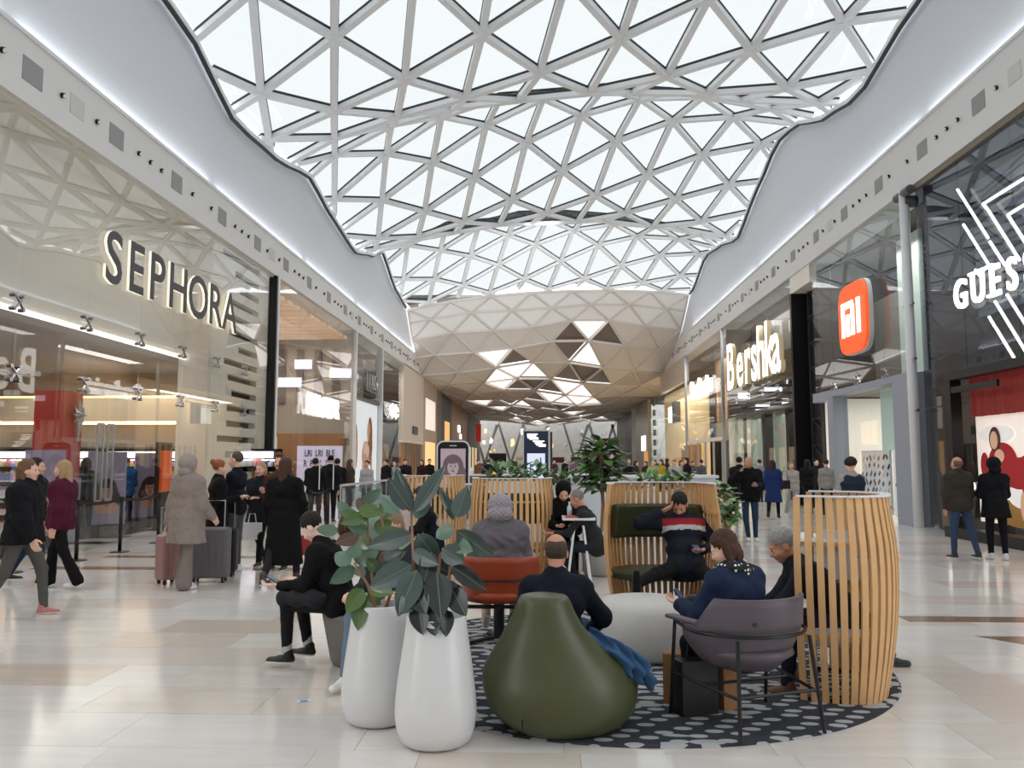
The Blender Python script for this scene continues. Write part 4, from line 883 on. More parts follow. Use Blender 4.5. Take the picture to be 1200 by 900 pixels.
bush('leafy_shrub',D(850,560+25,11.4),.16,.2,50,'f',.18,.10,'low green shrub behind the middle slatted seat\'s right edge',14,pot=.3)
# trough planter of mixed foliage
def trough(px0,px1,py,y,label,label2,seed,h=1.15):
    a=D(px0,py,y); b=D(px1,py,y); t=empty('planter_trough',((a.x+b.x)/2,y,0),label=label,cat='planter'); w=(b.x-a.x)/2
    mb=MB(); mb.box(-w,w,-.2,-.17,.1,h); mb.box(-w,w,.17,.2,.1,h); mb.box(-w,-w+.03,-.17,.17,.1,h); mb.box(w-.03,w,-.17,.17,.1,h); mb.box(-w+.03,w-.03,-.17,.17,.1,h-.06); mb.build('trough',M['lgrey'],t); one('plinth',M['dgrey'],t,(-w+.05,w-.05,-.15,.15,0,.1))
    c=Vector(((a.x+b.x)/2,y,0)); q=random.Random(seed); p=empty('foliage_row',(c.x,y,h-.05),label=label2,cat='plant')
    for k in range(int(w*2*100)):
        b_=Vector((q.uniform(-w,w),q.uniform(-.12,.12),q.uniform(0,.28))); d=Vector((q.uniform(-1,1),q.uniform(-1,1),q.uniform(-.1,1.2))).normalized()
        o=bpy.data.objects.new('leaf',LM[q.choice('nngpf')]); COL.objects.link(o); o.parent=p; x=d; z=Vector((0,0,1))-x*x.z; z=z.normalized() if z.length>.1 else x.orthogonal(); y_=z.cross(x); L=q.uniform(.12,.24)
        o.matrix_local=Matrix.Translation(b_)@Matrix((x,y_,z)).transposed().to_4x4()@Matrix.Diagonal((L,.10,L*.6,1))
trough(570,636,560,13.6,'long pale planter box behind the left slatted booth','row of mixed green leaves in the box behind the left slatted booth',21,1.32)
trough(638,680,572,15.2,'short pale planter box left of the fig tree','low green foliage in the box left of the fig tree',22,1.2)
trough(740,806,560,12.2,'pale planter box behind the middle slatted seat','sparse green foliage behind the middle slatted seat',23,1.2)
# ================================================================== SLATTED BOOTHS
def slat_profile(z,H): t=z/H; return -.085*(1-t)**2+.035*math.sin(math.pi*min(1,t*1.05))-.03*max(0,t-.75)/.25
def make_slat(H):
    vs=[];n=9;w=.045;th=.022
    for i in range(n+1):
        z=H*i/n; o=slat_profile(z,H)
        for (dx,dy) in ((-th,-w/2),(0,-w/2),(0,w/2),(-th,w/2)): vs.append((o+dx,dy,z))
    fs=[(i*4+k,i*4+(k+1)%4,(i+1)*4+(k+1)%4,(i+1)*4+k) for i in range(n) for k in range(4)]+[(3,2,1,0),tuple(n*4+k for k in range(4))]
    return from_data('slat',vs,fs,M['wood'])
SL=make_slat(1.40)
def booth(loc,rz,label,gcush,a=.60,b=.62,step=.078,cush=True,seat=True,back=(.78,1.2),z0=0,ends=.16):
    H=1.40; bt=empty('slatted_booth',(loc[0],loc[1],z0),rz,label=label,cat='booth')
    pts=[]; N=400
    for k in range(N+1):
        th=-ends+(math.pi+2*ends)*k/N; ct,st=math.cos(th),math.sin(th)
        ex=2/2.6; pts.append(Vector((a*abs(ct)**ex*(1 if ct>=0 else -1), b*abs(st)**ex*(1 if st>=0 else -1)-.0,0)))
    s=0; cur=0; out=[pts[0]]; nr=[]
    for p,q in zip(pts,pts[1:]):
        s+=(q-p).length
        if s>=step: out.append(q); s=0
    for i,p in enumerate(out):
        t=(out[min(i+1,len(out)-1)]-out[max(i-1,0)]).normalized(); n=Vector((t.y,-t.x,0))
        o=bpy.data.objects.new('slat',SL); COL.objects.link(o); o.parent=bt; o.location=p; o.rotation_euler=(0,0,math.atan2(n.y,n.x)); nr.append((p,n))
    def ring(z,off,w,h,m,name,i0=0,i1=None):
        mb=MB(); L=[p+n*(slat_profile(z,H)+off)+Vector((0,0,z)) for p,n in nr][i0:i1]
        for u,v in zip(L,L[1:]): mb.bar(u-(v-u)*.03,v+(v-u)*.03,w,h)
        return mb.build(name,m,bt)
    ring(H+.005,-.02,.07,.012,M['white'],'top_rail'); ring(.45,-.035,.02,.035,M['wood'],'seat_rail'); ring(1.08,-.035,.012,.03,M['wood'],'back_rail'); ring(.02,-.03,.03,.03,M['black'],'base_rail')
    if seat:
        sm=gcush
        P=[Vector((p.x*.90,p.y*.90,0)) for p,n in nr]; P=[p for p in P if p.y>-.05]
        poly=[(p.x,p.y,0) for p in P]+[(-.34,-.16,0),(.34,-.16,0)][::1]
        mb=MB(); 
        pp=[Vector((x,y,.47)) for x,y,_ in poly]; mb.prism(pp,(0,0,1),.09); o=mb.build('seat_cushion',sm,bt); bevel(o,.03,3)
    if back:
        z1,z2=back; K=len(nr); i0,i1=int(K*.22),int(K*.78)+1; L=[(p,n) for p,n in nr][i0:i1]
        def f(u,v):
            x=u*(len(L)-1); i=min(int(x),len(L)-2); t=x-i; p=L[i][0].lerp(L[i+1][0],t); n=L[i][1].lerp(L[i+1][1],t); z=z1+(z2-z1)*v
            return p+n*(slat_profile(z,H)-.085)+Vector((0,0,z))
        o=grid_shell(f,24,6,.09).build('back_cushion',gcush,bt,smooth=False); bevel(o,.03,3); autosmooth(o)
    return bt
olive=mat('olive_leather',(58,64,38),.42,bump=.12,bs=90); greyc=mat('light_grey_cushion',(196,196,202),.6)
BC=G(772,716); BC=Vector((BC.x,8.95,0))
bC=booth((1.26,8.95,0),0,'curved oak-slat booth with green cushions holding the reclining man',olive,back=(.78,1.16),step=.066)
bR=booth((2.06,6.22,0),rad(-112),'curved oak-slat booth at the right end of the rug, grey cushion inside',greyc,back=(.98,1.32),a=.56,b=.50,step=.068)
one('side_cushion',greyc,bR,(-.50,-.44,-.05,.42,.72,1.10))
bL=booth((-.47,11.9,0),rad(178),'curved oak-slat booth seen from behind, below the dark screen',olive,a=.60)
bL2=booth((-1.95,14.0,0),rad(172),'rearmost oak-slat booth, below the portrait display',olive,a=.58)
lt=empty('side_table',(2.28,6.9,0),label='small white table just beyond the right slatted booth',cat='table'); MB().lathe([(0,.98),(.36,.98),(.37,1.0),(.36,1.03),(0,1.03)],28).build('table_top',M['white'],lt); MB().tube([(0,0,0),(0,0,.98)],.035,10).build('leg',M['white'],lt)
# ================================================================== GREEN BAG CHAIR
grn=mat('green_leather_bag',(70,74,46),.38,bump=.04,bs=60,spec=.45,var=.06,vs=3)
bagc=G(661,862); bg_=(bagc.x+.0,5.28)
V,Q=sdf_mesh([('e',(0,0,.26),(.45,.43,.30)),('e',(0,.02,.16),(.43,.42,.2)),('c',(-.10,-.18,.34),.29,(-.10,-.24,.76),.135),('c',(-.24,-.15,.34),.235,(-.14,-.24,.72),.11),('c',(.08,-.16,.33),.235,(-.04,-.24,.72),.11),('c',(-.32,.05,.30),.13,(-.30,.25,.30),.12),('c',(.30,-.02,.34),.12,(.32,.2,.32),.11)],.022,.12,cuts=[('e',(0,.22,.62),(.27,.42,.30),None,.06)],floor=.012,flat=.838)
bag=mesh_obj('bag_chair',np_mesh('bag_chair',V,Q,grn),None,(bg_[0],bg_[1],RUGZ*0)); bag.rotation_euler=(0,0,rad(-6)); tag(bag,'olive green leather bag armchair with a tall tapering back, nearest the camera','armchair')
sm=bag.modifiers.new('smooth','SMOOTH'); sm.iterations=4; sm.factor=.5
MB().tube([(-.2,-.44,.10),(-.2,-.455,.13),(-.2,-.45,.16)],.006,6).build('tag_loop',M['black'],bag)
# denim jacket over its arm
den=cloth((62,108,160),'denim_jacket_blue')
V,Q=sdf_mesh([('c',(-.26,-.02,.56),.035,(-.08,.0,.49),.05),('c',(-.08,.0,.49),.05,(.08,-.03,.42),.055),('c',(.08,-.03,.42),.06,(.21,-.04,.34),.06),('c',(.21,-.04,.34),.055,(.28,-.05,.27),.04),('c',(-.10,.10,.46),.05,(.12,.10,.38),.06),('c',(-.2,-.07,.53),.02,(.0,-.09,.44),.025),('c',(.0,-.09,.44),.025,(.16,-.10,.36),.02)],.011,.05,disp=lambda X,Y,Z: .016*np.sin(44*X+26*Z+5*np.sin(20*Y+9*X))+.010*np.sin(80*Z+50*X+20*Y))
tag(mesh_obj('denim_jacket',np_mesh('denim_jacket',V,Q,den),None,(bg_[0]+.25,bg_[1]-.10,.045)),'crumpled blue denim jacket slung over the right arm of the green bag chair','jacket')
# ================================================================== POUFS
def pouf(loc,r,h,m,label,seed=0,prof=None,cat='pouf'):
    o=mesh_obj('pouf',MB().lathe(prof or [(0,0),(r*.8,0),(r*.93,.04),(r,.14),(r*1.0,h*.55),(r*.93,h*.85),(r*.8,h*.97),(r*.5,h),(0,h+.005)],44).mesh('pouf',m,True),None,loc); return tag(o,label,cat)
lgp=mat('pale_grey_leather',(198,196,192),.5,bump=.25,bs=9,var=.04,vs=6)
a=G(735,772); pouf((.86,7.12,RUGZ),.46,.47,lgp,'large round pale grey leather pouf in the middle of the rug')
a=G(712,676); pouf((a.x,a.y+.3,0),.42,.42,lgp,'tapered white pouf behind the rug under the grey-haired man',prof=[(0,0),(.30,0),(.34,.03),(.44,.34),(.45,.40),(.42,.43),(0,.44)])
a=G(412,786); pouf((a.x,a.y+.26,0),.30,.46,mat('taupe_grey_shell',(116,112,108),.45),'grey bucket-shaped stool under the boy in black, left of the planters',prof=[(0,0),(.2,0),(.23,.03),(.30,.38),(.305,.41),(.29,.425),(0,.43)])
# ================================================================== PURPLE ARMCHAIR
def armchair(loc,rz,shell,frame,label,pads=True):
    ch=empty('lounge_chair',(loc[0],loc[1],RUGZ),rz,label=label,cat='armchair')
    # local: faces +Y ; back at -Y
    def f(u,v):
        ph=rad(-118+236*u); w=abs(u-.5)*2; top=.80 if w<.5 else .80-.17*min(1,(w-.5)/.18)**1; z0=.36; z=z0+(top-z0)*v
        r=.20+.15*min(1,(v*1.6))**.6+.02*v
        return Vector((math.sin(ph)*r*1.02,-math.cos(ph)*r*.92+.02,z))
    o=grid_shell(f,44,9,.03).build('shell',shell,ch,smooth=True); o2=MB().lathe([(0,.35),(.20,.35),(.24,.40),(.30,.44),(.29,.48),(0,.49)],32).build('seat',shell,ch,smooth=True)
    for s in (-1,1):
        mb=MB(); mb.bar((s*.36,-.05,.635),(s*.37,.30,.625),.07,.025); o=mb.build('arm_pad',shell,ch); bevel(o,.01,2)
    fr=MB(); 
    for p,q in (((-.26,-.30,.57),(-.30,-.36,0)),((.26,-.30,.57),(.30,-.36,0)),((-.36,.24,.62),(-.37,.30,0)),((.36,.24,.62),(.37,.30,0))):
        MB().tube([p,q],.012,8).build('leg',frame,ch)
    arc=[(math.sin(rad(a))*.385,-math.cos(rad(a))*.35+.0,.585) for a in range(-100,101,10)]
    MB().tube([(-.36,.24,.60)]+arc+[(.36,.24,.60)],.011,7).build('frame_rail',frame,ch)
    MB().tube([(-.28,-.33,.24),(-.365,.27,.27)],.01,6).tube([(.28,-.33,.24),(.365,.27,.27)],.01,6).tube([(-.32,-.0,.25),(.32,0,.25)],.01,6).tube([(-.285,-.33,.25),(.285,-.33,.25)],.01,6).build('stretcher',frame,ch)
    mb=MB(); mb.tube([(-.18,-.358,.67),(-.18,-.372,.67)],.014,10); mb.build('button',frame,ch)
    return ch
pur=mat('mauve_grey_leather',(84,74,82),.45,bump=.08,bs=60)
armchair((1.27,5.36),rad(22),pur,M['black'],'mauve grey tub armchair on thin black legs under the woman with the scarf')
# orange chair
org=mat('rust_orange_leather',(158,62,28),.42,bump=.08,bs=50)
oc=empty('swivel_chair',(-.42,7.55,RUGZ),0,label='rust orange tub chair on a black pedestal, seen from behind',cat='armchair')
def f(u,v):
    ph=rad(-95+190*u); w=abs(u-.5)*2; top=.78 if w<.7 else .78-.12*(w-.7)/.3; z=.38+(top-.38)*v; r=.28+.09*v**.7
    return Vector((math.sin(ph)*r,-math.cos(ph)*r*.8,z))
grid_shell(f,36,8,.035).build('shell',org,oc,smooth=True); MB().lathe([(0,.38),(.25,.38),(.29,.42),(.28,.47),(0,.48)],30).build('seat',org,oc,smooth=True)
MB().tube([(math.sin(rad(a))*.385,-math.cos(rad(a))*.31,.585) for a in range(-88,89,8)],.009,6).build('piping',M['black'],oc)
MB().bar((-.28,-.2,.345),(.28,-.2,.345),.03,.03).bar((-.28,.2,.345),(.28,.2,.345),.03,.03).build('frame_rail',M['black'],oc)
MB().tube([(0,0,.04),(0,0,.38)],.05,12).build('pedestal',M['black'],oc); 
for k in range(4):
    a=k*math.pi/2+.4; MB().bar((0,0,.05),(math.cos(a)*.3,math.sin(a)*.3,.015),.04,.025).build('foot',M['black'],oc)
# bags, bottle, phone debris
sb=empty('shopping_bag',(.98,5.52,RUGZ),rad(20),label='black shopping bag standing under the mauve armchair',cat='bag'); MB().box(-.13,.13,-.07,.07,0,.34).build('bag_body',M['black'],sb); MB().tube([(-.06,0,.34),(-.05,0,.44),(.05,0,.44),(.06,0,.34)],.006,6).build('handle',M['black'],sb)
kb=empty('shopping_bag',(.90,5.74,RUGZ),rad(-15),label='brown kraft paper bag beside the black bag under the armchair',cat='bag'); MB().box(-.09,.09,-.06,.06,0,.33).build('bag_body',mat('kraft_paper',(150,108,68),.8,bump=.3,bs=12),kb); MB().tube([(-.05,0,.33),(-.04,0,.40),(.04,0,.40),(.05,0,.33)],.005,6).build('handle',M['cream'],kb)
kb=empty('shopping_bag',(1.20,5.62,RUGZ),rad(30),label='second kraft paper bag right of the black bag, half hidden by chair legs',cat='bag'); MB().box(-.06,.06,-.05,.05,0,.27).build('bag_body',MATS['kraft_paper'],kb); MB().tube([(-.03,0,.27),(-.03,0,.33),(.03,0,.33),(.03,0,.27)],.005,6).build('handle',M['cream'],kb)
g=G(357,822); lt_=MB(); lt_.box(-.05,.05,-.03,.03,0,.004,mi=0); lt_.box(-.03,.02,-.031,.01,.004,.006,mi=1); o=mesh_obj('wrapper',lt_.mesh('wrapper',[M['white'],mat('wrapper_blue',(110,150,200),.5)]),None,(g.x,g.y,.001),(0,0,.3)); tag(o,'small blue and white paper wrapper lying on the tiles left of the planters','litter')
# high white table with bottle and tray between the booths
ta=empty('high_table',D(678,660,11.2),label='narrow white table with slanted legs between the booths',cat='table'); ta.location.z=0
MB().box(-.22,.22,-.28,.28,.86,.89).build('table_top',M['white'],ta)
for s in (-1,1): MB().bar((s*.05,-.2,.86),(s*.16,-.2,0),.05,.03).build('leg',M['white'],ta); MB().bar((s*.05,.2,.86),(s*.16,.2,0),.05,.03).build('leg',M['white'],ta)
tl=ta.location
bo=empty('water_bottle',(tl.x-.12,tl.y-.05,.89),label='clear plastic water bottle on the narrow white table',cat='bottle'); MB().lathe([(0,0),(.033,0),(.034,.13),(.012,.17),(.012,.19)],14).build('bottle_body',mat('bottle_plastic',(190,210,225),.15),bo,smooth=True); MB().lathe([(.014,.185),(.014,.205),(0,.206)],12).build('cap',M['white'],bo)
tr=tag(MB().box(-.16,.08,-.1,.1,0,.02).build('tray',mat('red_tray',(190,80,70),.5)),'small red tray on the narrow white table','tray'); tr.location=(tl.x-.02,tl.y-.16,.892)
# ================================================================== KIOSKS
kx=D(531,560,23.5); kk=empty('display_totem',(kx.x,23.5,0),rad(3),label='rounded-top advertising totem showing a grey-toned portrait of a woman',cat='display')
def rr_prism(w,z0,z1,r,t,n=8):
    pts=[(-w/2,z0),(w/2,z0)]
    for k in range(n+1): a=k/n*math.pi/2; pts.append((w/2-r+r*math.cos(a),z1-r+r*math.sin(a)))
    for k in range(n+1): a=math.pi/2+k/n*math.pi/2; pts.append((-w/2+r+r*math.cos(a),z1-r+r*math.sin(a)))
    return pts
pp=rr_prism(.95,.2,2.23,.2,.1); MB().prism([(x,-.08,z) for x,z in pp],(0,-1,0),.16).build('rim',M['white'],kk); pp=rr_prism(.88,.24,2.19,.17,.1); MB().prism([(x,-.085,z) for x,z in pp],(0,-1,0),.02).build('bezel',M['black'],kk)
one('screen',mat('portrait_ground',(176,160,168),.5,emit=.25),kk,(-.36,.36,-.09,-.084,.75,2.0)); one('base',M['dgrey'],kk,(-.5,.5,-.2,.2,0,.22)); one('top_slot',M['lgrey'],kk,(-.1,.1,-.09,-.084,2.07,2.1))
portrait(kk,.72,1.3,1.45,[(128,104,112),(214,196,198),(168,140,146),(120,80,92),(70,56,66)],local_y=-.091,sc=1.12)
kx=D(628.5,560,25.5); k2=empty('information_screen',(kx.x,25.5,0),rad(-3),label='tall navy information screen with white stripes and a pale map below',cat='screen')
hs_=one('housing',M['lgrey'],k2,(-.42,.44,-.06,.16,0,2.62)); one('side_panel',M['darkwall'],k2,(.44,.5,-.04,.14,.0,2.55)); one('screen',mat('navy_screen',(24,34,56),.3,emit=.3),hs_,(-.38,.38,-.075,-.06,.5,2.57)); one('map_area',mat('pale_lavender_screen',(206,212,236),.5,emit=.6),hs_,(-.28,.28,-.082,-.075,.55,1.88))
mb=MB()
for z,x0,x1 in ((2.46,-.28,.05),(2.40,-.28,.0),(2.35,-.26,.06),(2.31,-.2,.08),(2.24,-.1,.26),(2.18,-.04,.2),(2.13,0,.3),(2.09,.08,.3)): mb.box(x0,x1,-.085,-.076,z,z+.035)
mb.build('screen_stripes',M['sgnw'],k2); mb=MB(); 
for x0,x1,z0,z1 in ((-.2,-.02,1.5,1.55),(-.2,-.15,1.3,1.55),(.0,.06,1.2,1.7),(.12,.17,1.25,1.75),(-.1,.05,1.3,1.34)): mb.box(x0,x1,-.088,-.083,z0,z1)
mb.build('map_lines',mat('map_blue',(120,134,176),.5),k2)
# ================================================================== QUEUE POSTS
post_p=[]
def post(px,py,label):
    g=G(px,py); p=empty('queue_post',(g.x,g.y,0),label=label,cat='queue post',group='black belt posts by the left shop'); MB().lathe([(0,0),(.165,0),(.165,.012),(.06,.03),(0,.03)],24).build('base',M['black'],p,smooth=False); MB().tube([(0,0,.02),(0,0,.93)],.032,12).build('pole',M['black'],p,smooth=True); MB().tube([(0,0,.90),(0,0,1.0)],.042,12).build('belt_head',M['black'],p); return g
labs=['black belt post at far left behind the walking legs','black belt post right of the magenta-jacketed walker','middle black belt post before the shop entrance','black belt post just left of the blurred taupe coat','black belt post left of the long black coat','black belt post near the glass balustrade']
bp=[post(px,py,l) for (px,py),l in zip(((12,671),(89,657),(140,647),(185,636),(363,628),(384,622)),labs)]
for a,b,l in ((0,1,'leftmost black queue belt strung low'),(1,2,'black queue belt between the two posts left of the entrance'),(2,3,'black queue belt nearest the taupe-coated walker'),(4,5,'short black queue belt near the balustrade')):
    A=bp[a]+Vector((0,0,.96)); B=bp[b]+Vector((0,0,.96)); mb=MB(); L=[A.lerp(B,t/8)-Vector((0,0,.05*math.sin(math.pi*t/8))) for t in range(9)]
    for u,v in zip(L,L[1:]): mb.bar(u,v,.004,.05)
    mb2=MB(); c=A; mb2=mb
    o=mb.build('queue_belt',M['black']); tag(o,l,'queue belt')
ps_=empty('sign_post',G(381,626),label='slim white sign holder on a post beside the belt posts',cat='sign'); MB().tube([(0,0,0),(0,0,1.0)],.02,8).build('pole',M['black'],ps_); mb=MB(); mb.box(-.17,-.15,-.01,.01,1.0,1.6); mb.box(.15,.17,-.01,.01,1.0,1.6); mb.box(-.17,.17,-.01,.01,1.58,1.6); mb.build('sign_frame',M['white'],ps_)
# ================================================================== BALUSTRADES, COUNTERS
def balustrade(a,b,label,n,h=1.1,rail=None):
    a=Vector(a); b=Vector(b); t=empty('balustrade',a,label=label,cat='balustrade'); d=b-a
    for k in range(n):
        p=d*(k/n)+d*(.006); q=d*((k+1)/n)-d*.006; MB().bar(p+Vector((0,0,h/2)),q+Vector((0,0,h/2)),.015,h-.1).build('glass_panel',M['rail'],t)
    MB().tube([Vector((0,0,h)),d+Vector((0,0,h))],.03,8).build('handrail',rail or M['steel'],t)
    for k in range(n+1): MB().bar(d*(k/n),d*(k/n)+Vector((0,0,h)),.03,.03).build('baluster',M['steel'],t)
balustrade(G(398,628),G(500,592),'glass balustrade with steel rail left of the lounge behind the plants',5)
balustrade((-3.0,19,0),(3.2,19,0),'glass balustrade with steel rail crossing behind the lounge',5)
balustrade((3.3,15,0),(3.9,24,0),'glass balustrade running away right of the counter',4)
ct=empty('service_counter',(1.75,16.2,0),label='long white counter behind the middle slatted seat',cat='counter'); one('front_panel',mat('counter_blue_white',(214,220,228),.4),ct,(-1.25,1.55,-.3,.3,0,1.32)); one('counter_top',M['white'],ct,(-1.3,1.6,-.36,.36,1.32,1.37)); one('side_panel',M['dgrey'],ct,(-1.45,-1.25,-.3,.3,0,1.35))
ct=empty('service_counter',(-1.0,30,0),label='dark cafe counter with lit goods behind the left slatted booth',cat='counter'); one('front_panel',M['dgrey'],ct,(-2.4,2,-.4,.4,0,1.1)); one('counter_top',M['lgrey'],ct,(-2.5,2.1,-.5,.5,1.1,1.16)); 
for k in range(9): MB().lathe([(0,1.16),(.07,1.16),(.09,1.3),(.05,1.4),(0,1.41)],10,(-2.1+k*.42,-.1,0)).build('jar',(mat('amber_jar',(230,180,90),.4,emit=.4),M['white'],M['black'])[k%3],ct)
ct=empty('service_counter',(4.2,38,0),label='low pale counter far behind the right crowd',cat='counter'); one('front_panel',M['lgrey'],ct,(-3,3,-.4,.4,0,1.0)); one('counter_top',M['white'],ct,(-3.1,3.1,-.5,.5,1.0,1.05))
# ================================================================== PEOPLE
SK={'l':(226,180,158),'m':(196,142,114),'d':(110,74,56),'p':(236,200,184)}
def skin(k): return mat('skin_'+k,SK[k],.5,bump=.05,bs=60,spec=.4)
lipm=mat('lips',(176,104,96),.5); eyew=mat('eye_white',(225,222,220),.3); eyed=mat('eye_dark',(38,28,24),.3)
_c={}
def head_arr(v):
    if ('h',v) in _c: return _c['h',v]
    P=[('e',(0,-.012,.035),(.074,.093,.090)),('e',(0,.028,-.03),(.062,.066,.080)),('e',(0,.058,-.088),(.030,.028,.022)),('c',(0,.082,.012),.009,(0,.104,-.026),.0135),
       ('c',(-.014,.090,-.030),.008,(.014,.090,-.030),.008),('e',(-.040,.060,-.030),(.022,.022,.024)),('e',(.040,.060,-.030),(.022,.022,.024)),('c',(-.036,.078,.026),.009,(.036,.078,.026),.009),
       ('e',(-.076,-.008,-.010),(.010,.020,.031)),('e',(.076,-.008,-.010),(.010,.020,.031)),('c',(-.018,.086,-.058),.0075,(.018,.086,-.058),.0075),('c',(0,-.012,-.05),.052,(0,-.025,-.13),.05)]
    V,Q=sdf_mesh(P,v,.018,cuts=[('e',(-.032,.098,.006),(.017,.014,.010)),('e',(.032,.098,.006),(.017,.014,.010))])
    c=V[Q].mean(1); fm=np.zeros(len(Q)); fm[(abs(c[:,2]+.058)<.011)&(abs(c[:,0])<.026)&(c[:,1]>.086)]=1
    for s in (-1,1):                       # eyeballs with iris faces
        b=len(V); n,m_=8,6; vs=[]; 
        for i in range(m_+1):
            th=math.pi*i/m_
            for k in range(n): ph=2*math.pi*k/n; vs.append((s*.032+.0125*math.sin(th)*math.cos(ph),.078+.0125*math.cos(th),.006+.0125*math.sin(th)*math.sin(ph)))
        q=[(b+i*n+k,b+i*n+(k+1)%n,b+(i+1)*n+(k+1)%n,b+(i+1)*n+k) for i in range(m_) for k in range(n)]
        V=np.vstack([V,vs]); Q=np.vstack([Q,q]); fm=np.append(fm,[3 if i<2 else 2 for i in range(m_) for k in range(n)])
    _c['h',v]=(V,Q,fm); return _c['h',v]
def hand_arr(curl,v):                      # hand frame: +y fingers, +z palm normal (palm side), thumb towards +x
    if (curl,v) in _c: return _c[curl,v]
    P=[('c',(-.026,.02,0),.014,(-.030,.080,0),.013),('c',(0,.01,0),.016,(0,.085,0),.014),('c',(.024,.02,0),.015,(.030,.080,0),.013),('c',(0,-.03,0),.022,(0,.02,0),.019)]
    for k,(x,L) in enumerate(((.031,.070),(.011,.078),(-.010,.072),(-.029,.056))):
        a=np.array((x,.085,0.)); ang=rad(curl); c=a.copy(); 
        for seg,fr in enumerate((.45,.32,.25)):
            ang2=ang*(.5+seg*.75); n=c+np.array((x*.10,math.cos(ang2),math.sin(ang2)))*L*fr; P.append(('c',tuple(c),.0088-seg*.0007,tuple(n),.0082-seg*.0007)); c=n
    a=(.028,.015,.002); b=(.056,.048,.014+curl*.0002); c=(.064,.078,.020+curl*.0003); P+= [('c',a,.014,b,.0105),('c',b,.0102,c,.0085)]
    _c[curl,v]=sdf_mesh(P,v,.006); return _c[curl,v]
def hair_arr(style,v):
    if (style,v) in _c: return _c[style,v]
    cuts=[('e',(0,.105,-.035),(.066,.075,.088),None,.01)]; P=[('e',(0,-.022,.048),(.084,.098,.092))]; fl=None; k=.015; dsp=lambda X,Y,Z: .0035*np.sin(130*X+20*Z)*np.sin(60*Z+90*Y)
    if style=='short': fl=-.035
    elif style=='crop': P=[('e',(0,-.024,.042),(.079,.092,.089))]; fl=-.03; dsp=None
    elif style=='bald': P=[('e',(0,-.030,.02),(.079,.080,.083))]; cuts=[('e',(0,-.01,.125),(.062,.075,.062),None,.005),('e',(0,.10,-.02),(.09,.09,.10),None,.005)]; fl=-.06; dsp=None
    elif style=='quiff': P.append(('e',(0,.035,.115),(.06,.05,.035))); fl=-.03
    elif style=='bob': P+= [('c',(-.070,-.03,.02),.035,(-.078,-.018,-.09),.028),('c',(.070,-.03,.02),.035,(.078,-.018,-.09),.028),('e',(0,-.06,-.03),(.085,.05,.10))]
    elif style=='long': P+= [('c',(-.064,-.03,.02),.036,(-.078,-.03,-.22),.03),('c',(.064,-.03,.02),.036,(.078,-.03,-.22),.03),('c',(0,-.06,.0),.07,(0,-.085,-.26),.06)]
    elif style=='bun': P+= [('e',(0,-.11,.10),(.045,.04,.045))]; fl=-.05
    elif style=='curly': P=[('e',(0,-.02,.06),(.098,.105,.095)),('e',(-.06,.0,.05),(.05,.06,.06)),('e',(.06,.0,.05),(.05,.06,.06))]; dsp=lambda X,Y,Z: .008*np.sin(95*X)*np.sin(95*Y+1)*np.sin(95*Z); fl=-.04
    elif style=='hood': P=[('e',(0,-.04,.03),(.115,.125,.125)),('e',(0,-.08,-.08),(.10,.08,.08))]; cuts=[('e',(0,.10,-.01),(.072,.10,.10),None,.01)]; dsp=None
    elif style=='fur': P=[('e',(0,-.05,.02),(.125,.125,.12)),('e',(0,-.10,-.09),(.13,.08,.08))]; cuts=[('e',(0,.10,-.01),(.075,.10,.10),None,.01)]; dsp=lambda X,Y,Z: .008*np.sin(140*X)*np.sin(120*Y)*np.sin(130*Z)
    elif style=='beanie': P=[('e',(0,-.018,.055),(.088,.102,.095))]; cuts=[('e',(0,.11,-.04),(.075,.07,.088),None,.01)]; fl=.01; dsp=None
    _c[style,v]=sdf_mesh(P,v,k,disp=dsp,cuts=cuts,floor=fl); return _c[style,v]
def shoe_arr(v,boot):                       # origin at ankle, ground at z=-.085 ; toe +y
    if ('s',v,boot) in _c: return _c['s',v,boot]
    P=[('c',(0,-.03,-.05),.040,(0,.06,-.055),.036),('c',(0,.06,-.062),.038,(.004,.150,-.066),.032),('c',(0,-.01,.0 if not boot else .06),.046,(0,-.005,-.03),.045)]
    V,Q=sdf_mesh(P,v,.02,floor=-.085); fm=(V[Q].mean(1)[:,2]<-.066).astype(int); _c['s',v,boot]=(V,Q,fm); return _c['s',v,boot]
def frame(f,u):
    f=Vector(f).normalized(); r=f.cross(Vector(u)); r=r.normalized() if r.length>1e-3 else Vector((1,0,0)); u=r.cross(f); return np.array([[r.x,f.x,u.x],[r.y,f.y,u.y],[r.z,f.z,u.z]])
def nv(t): return Vector(t)
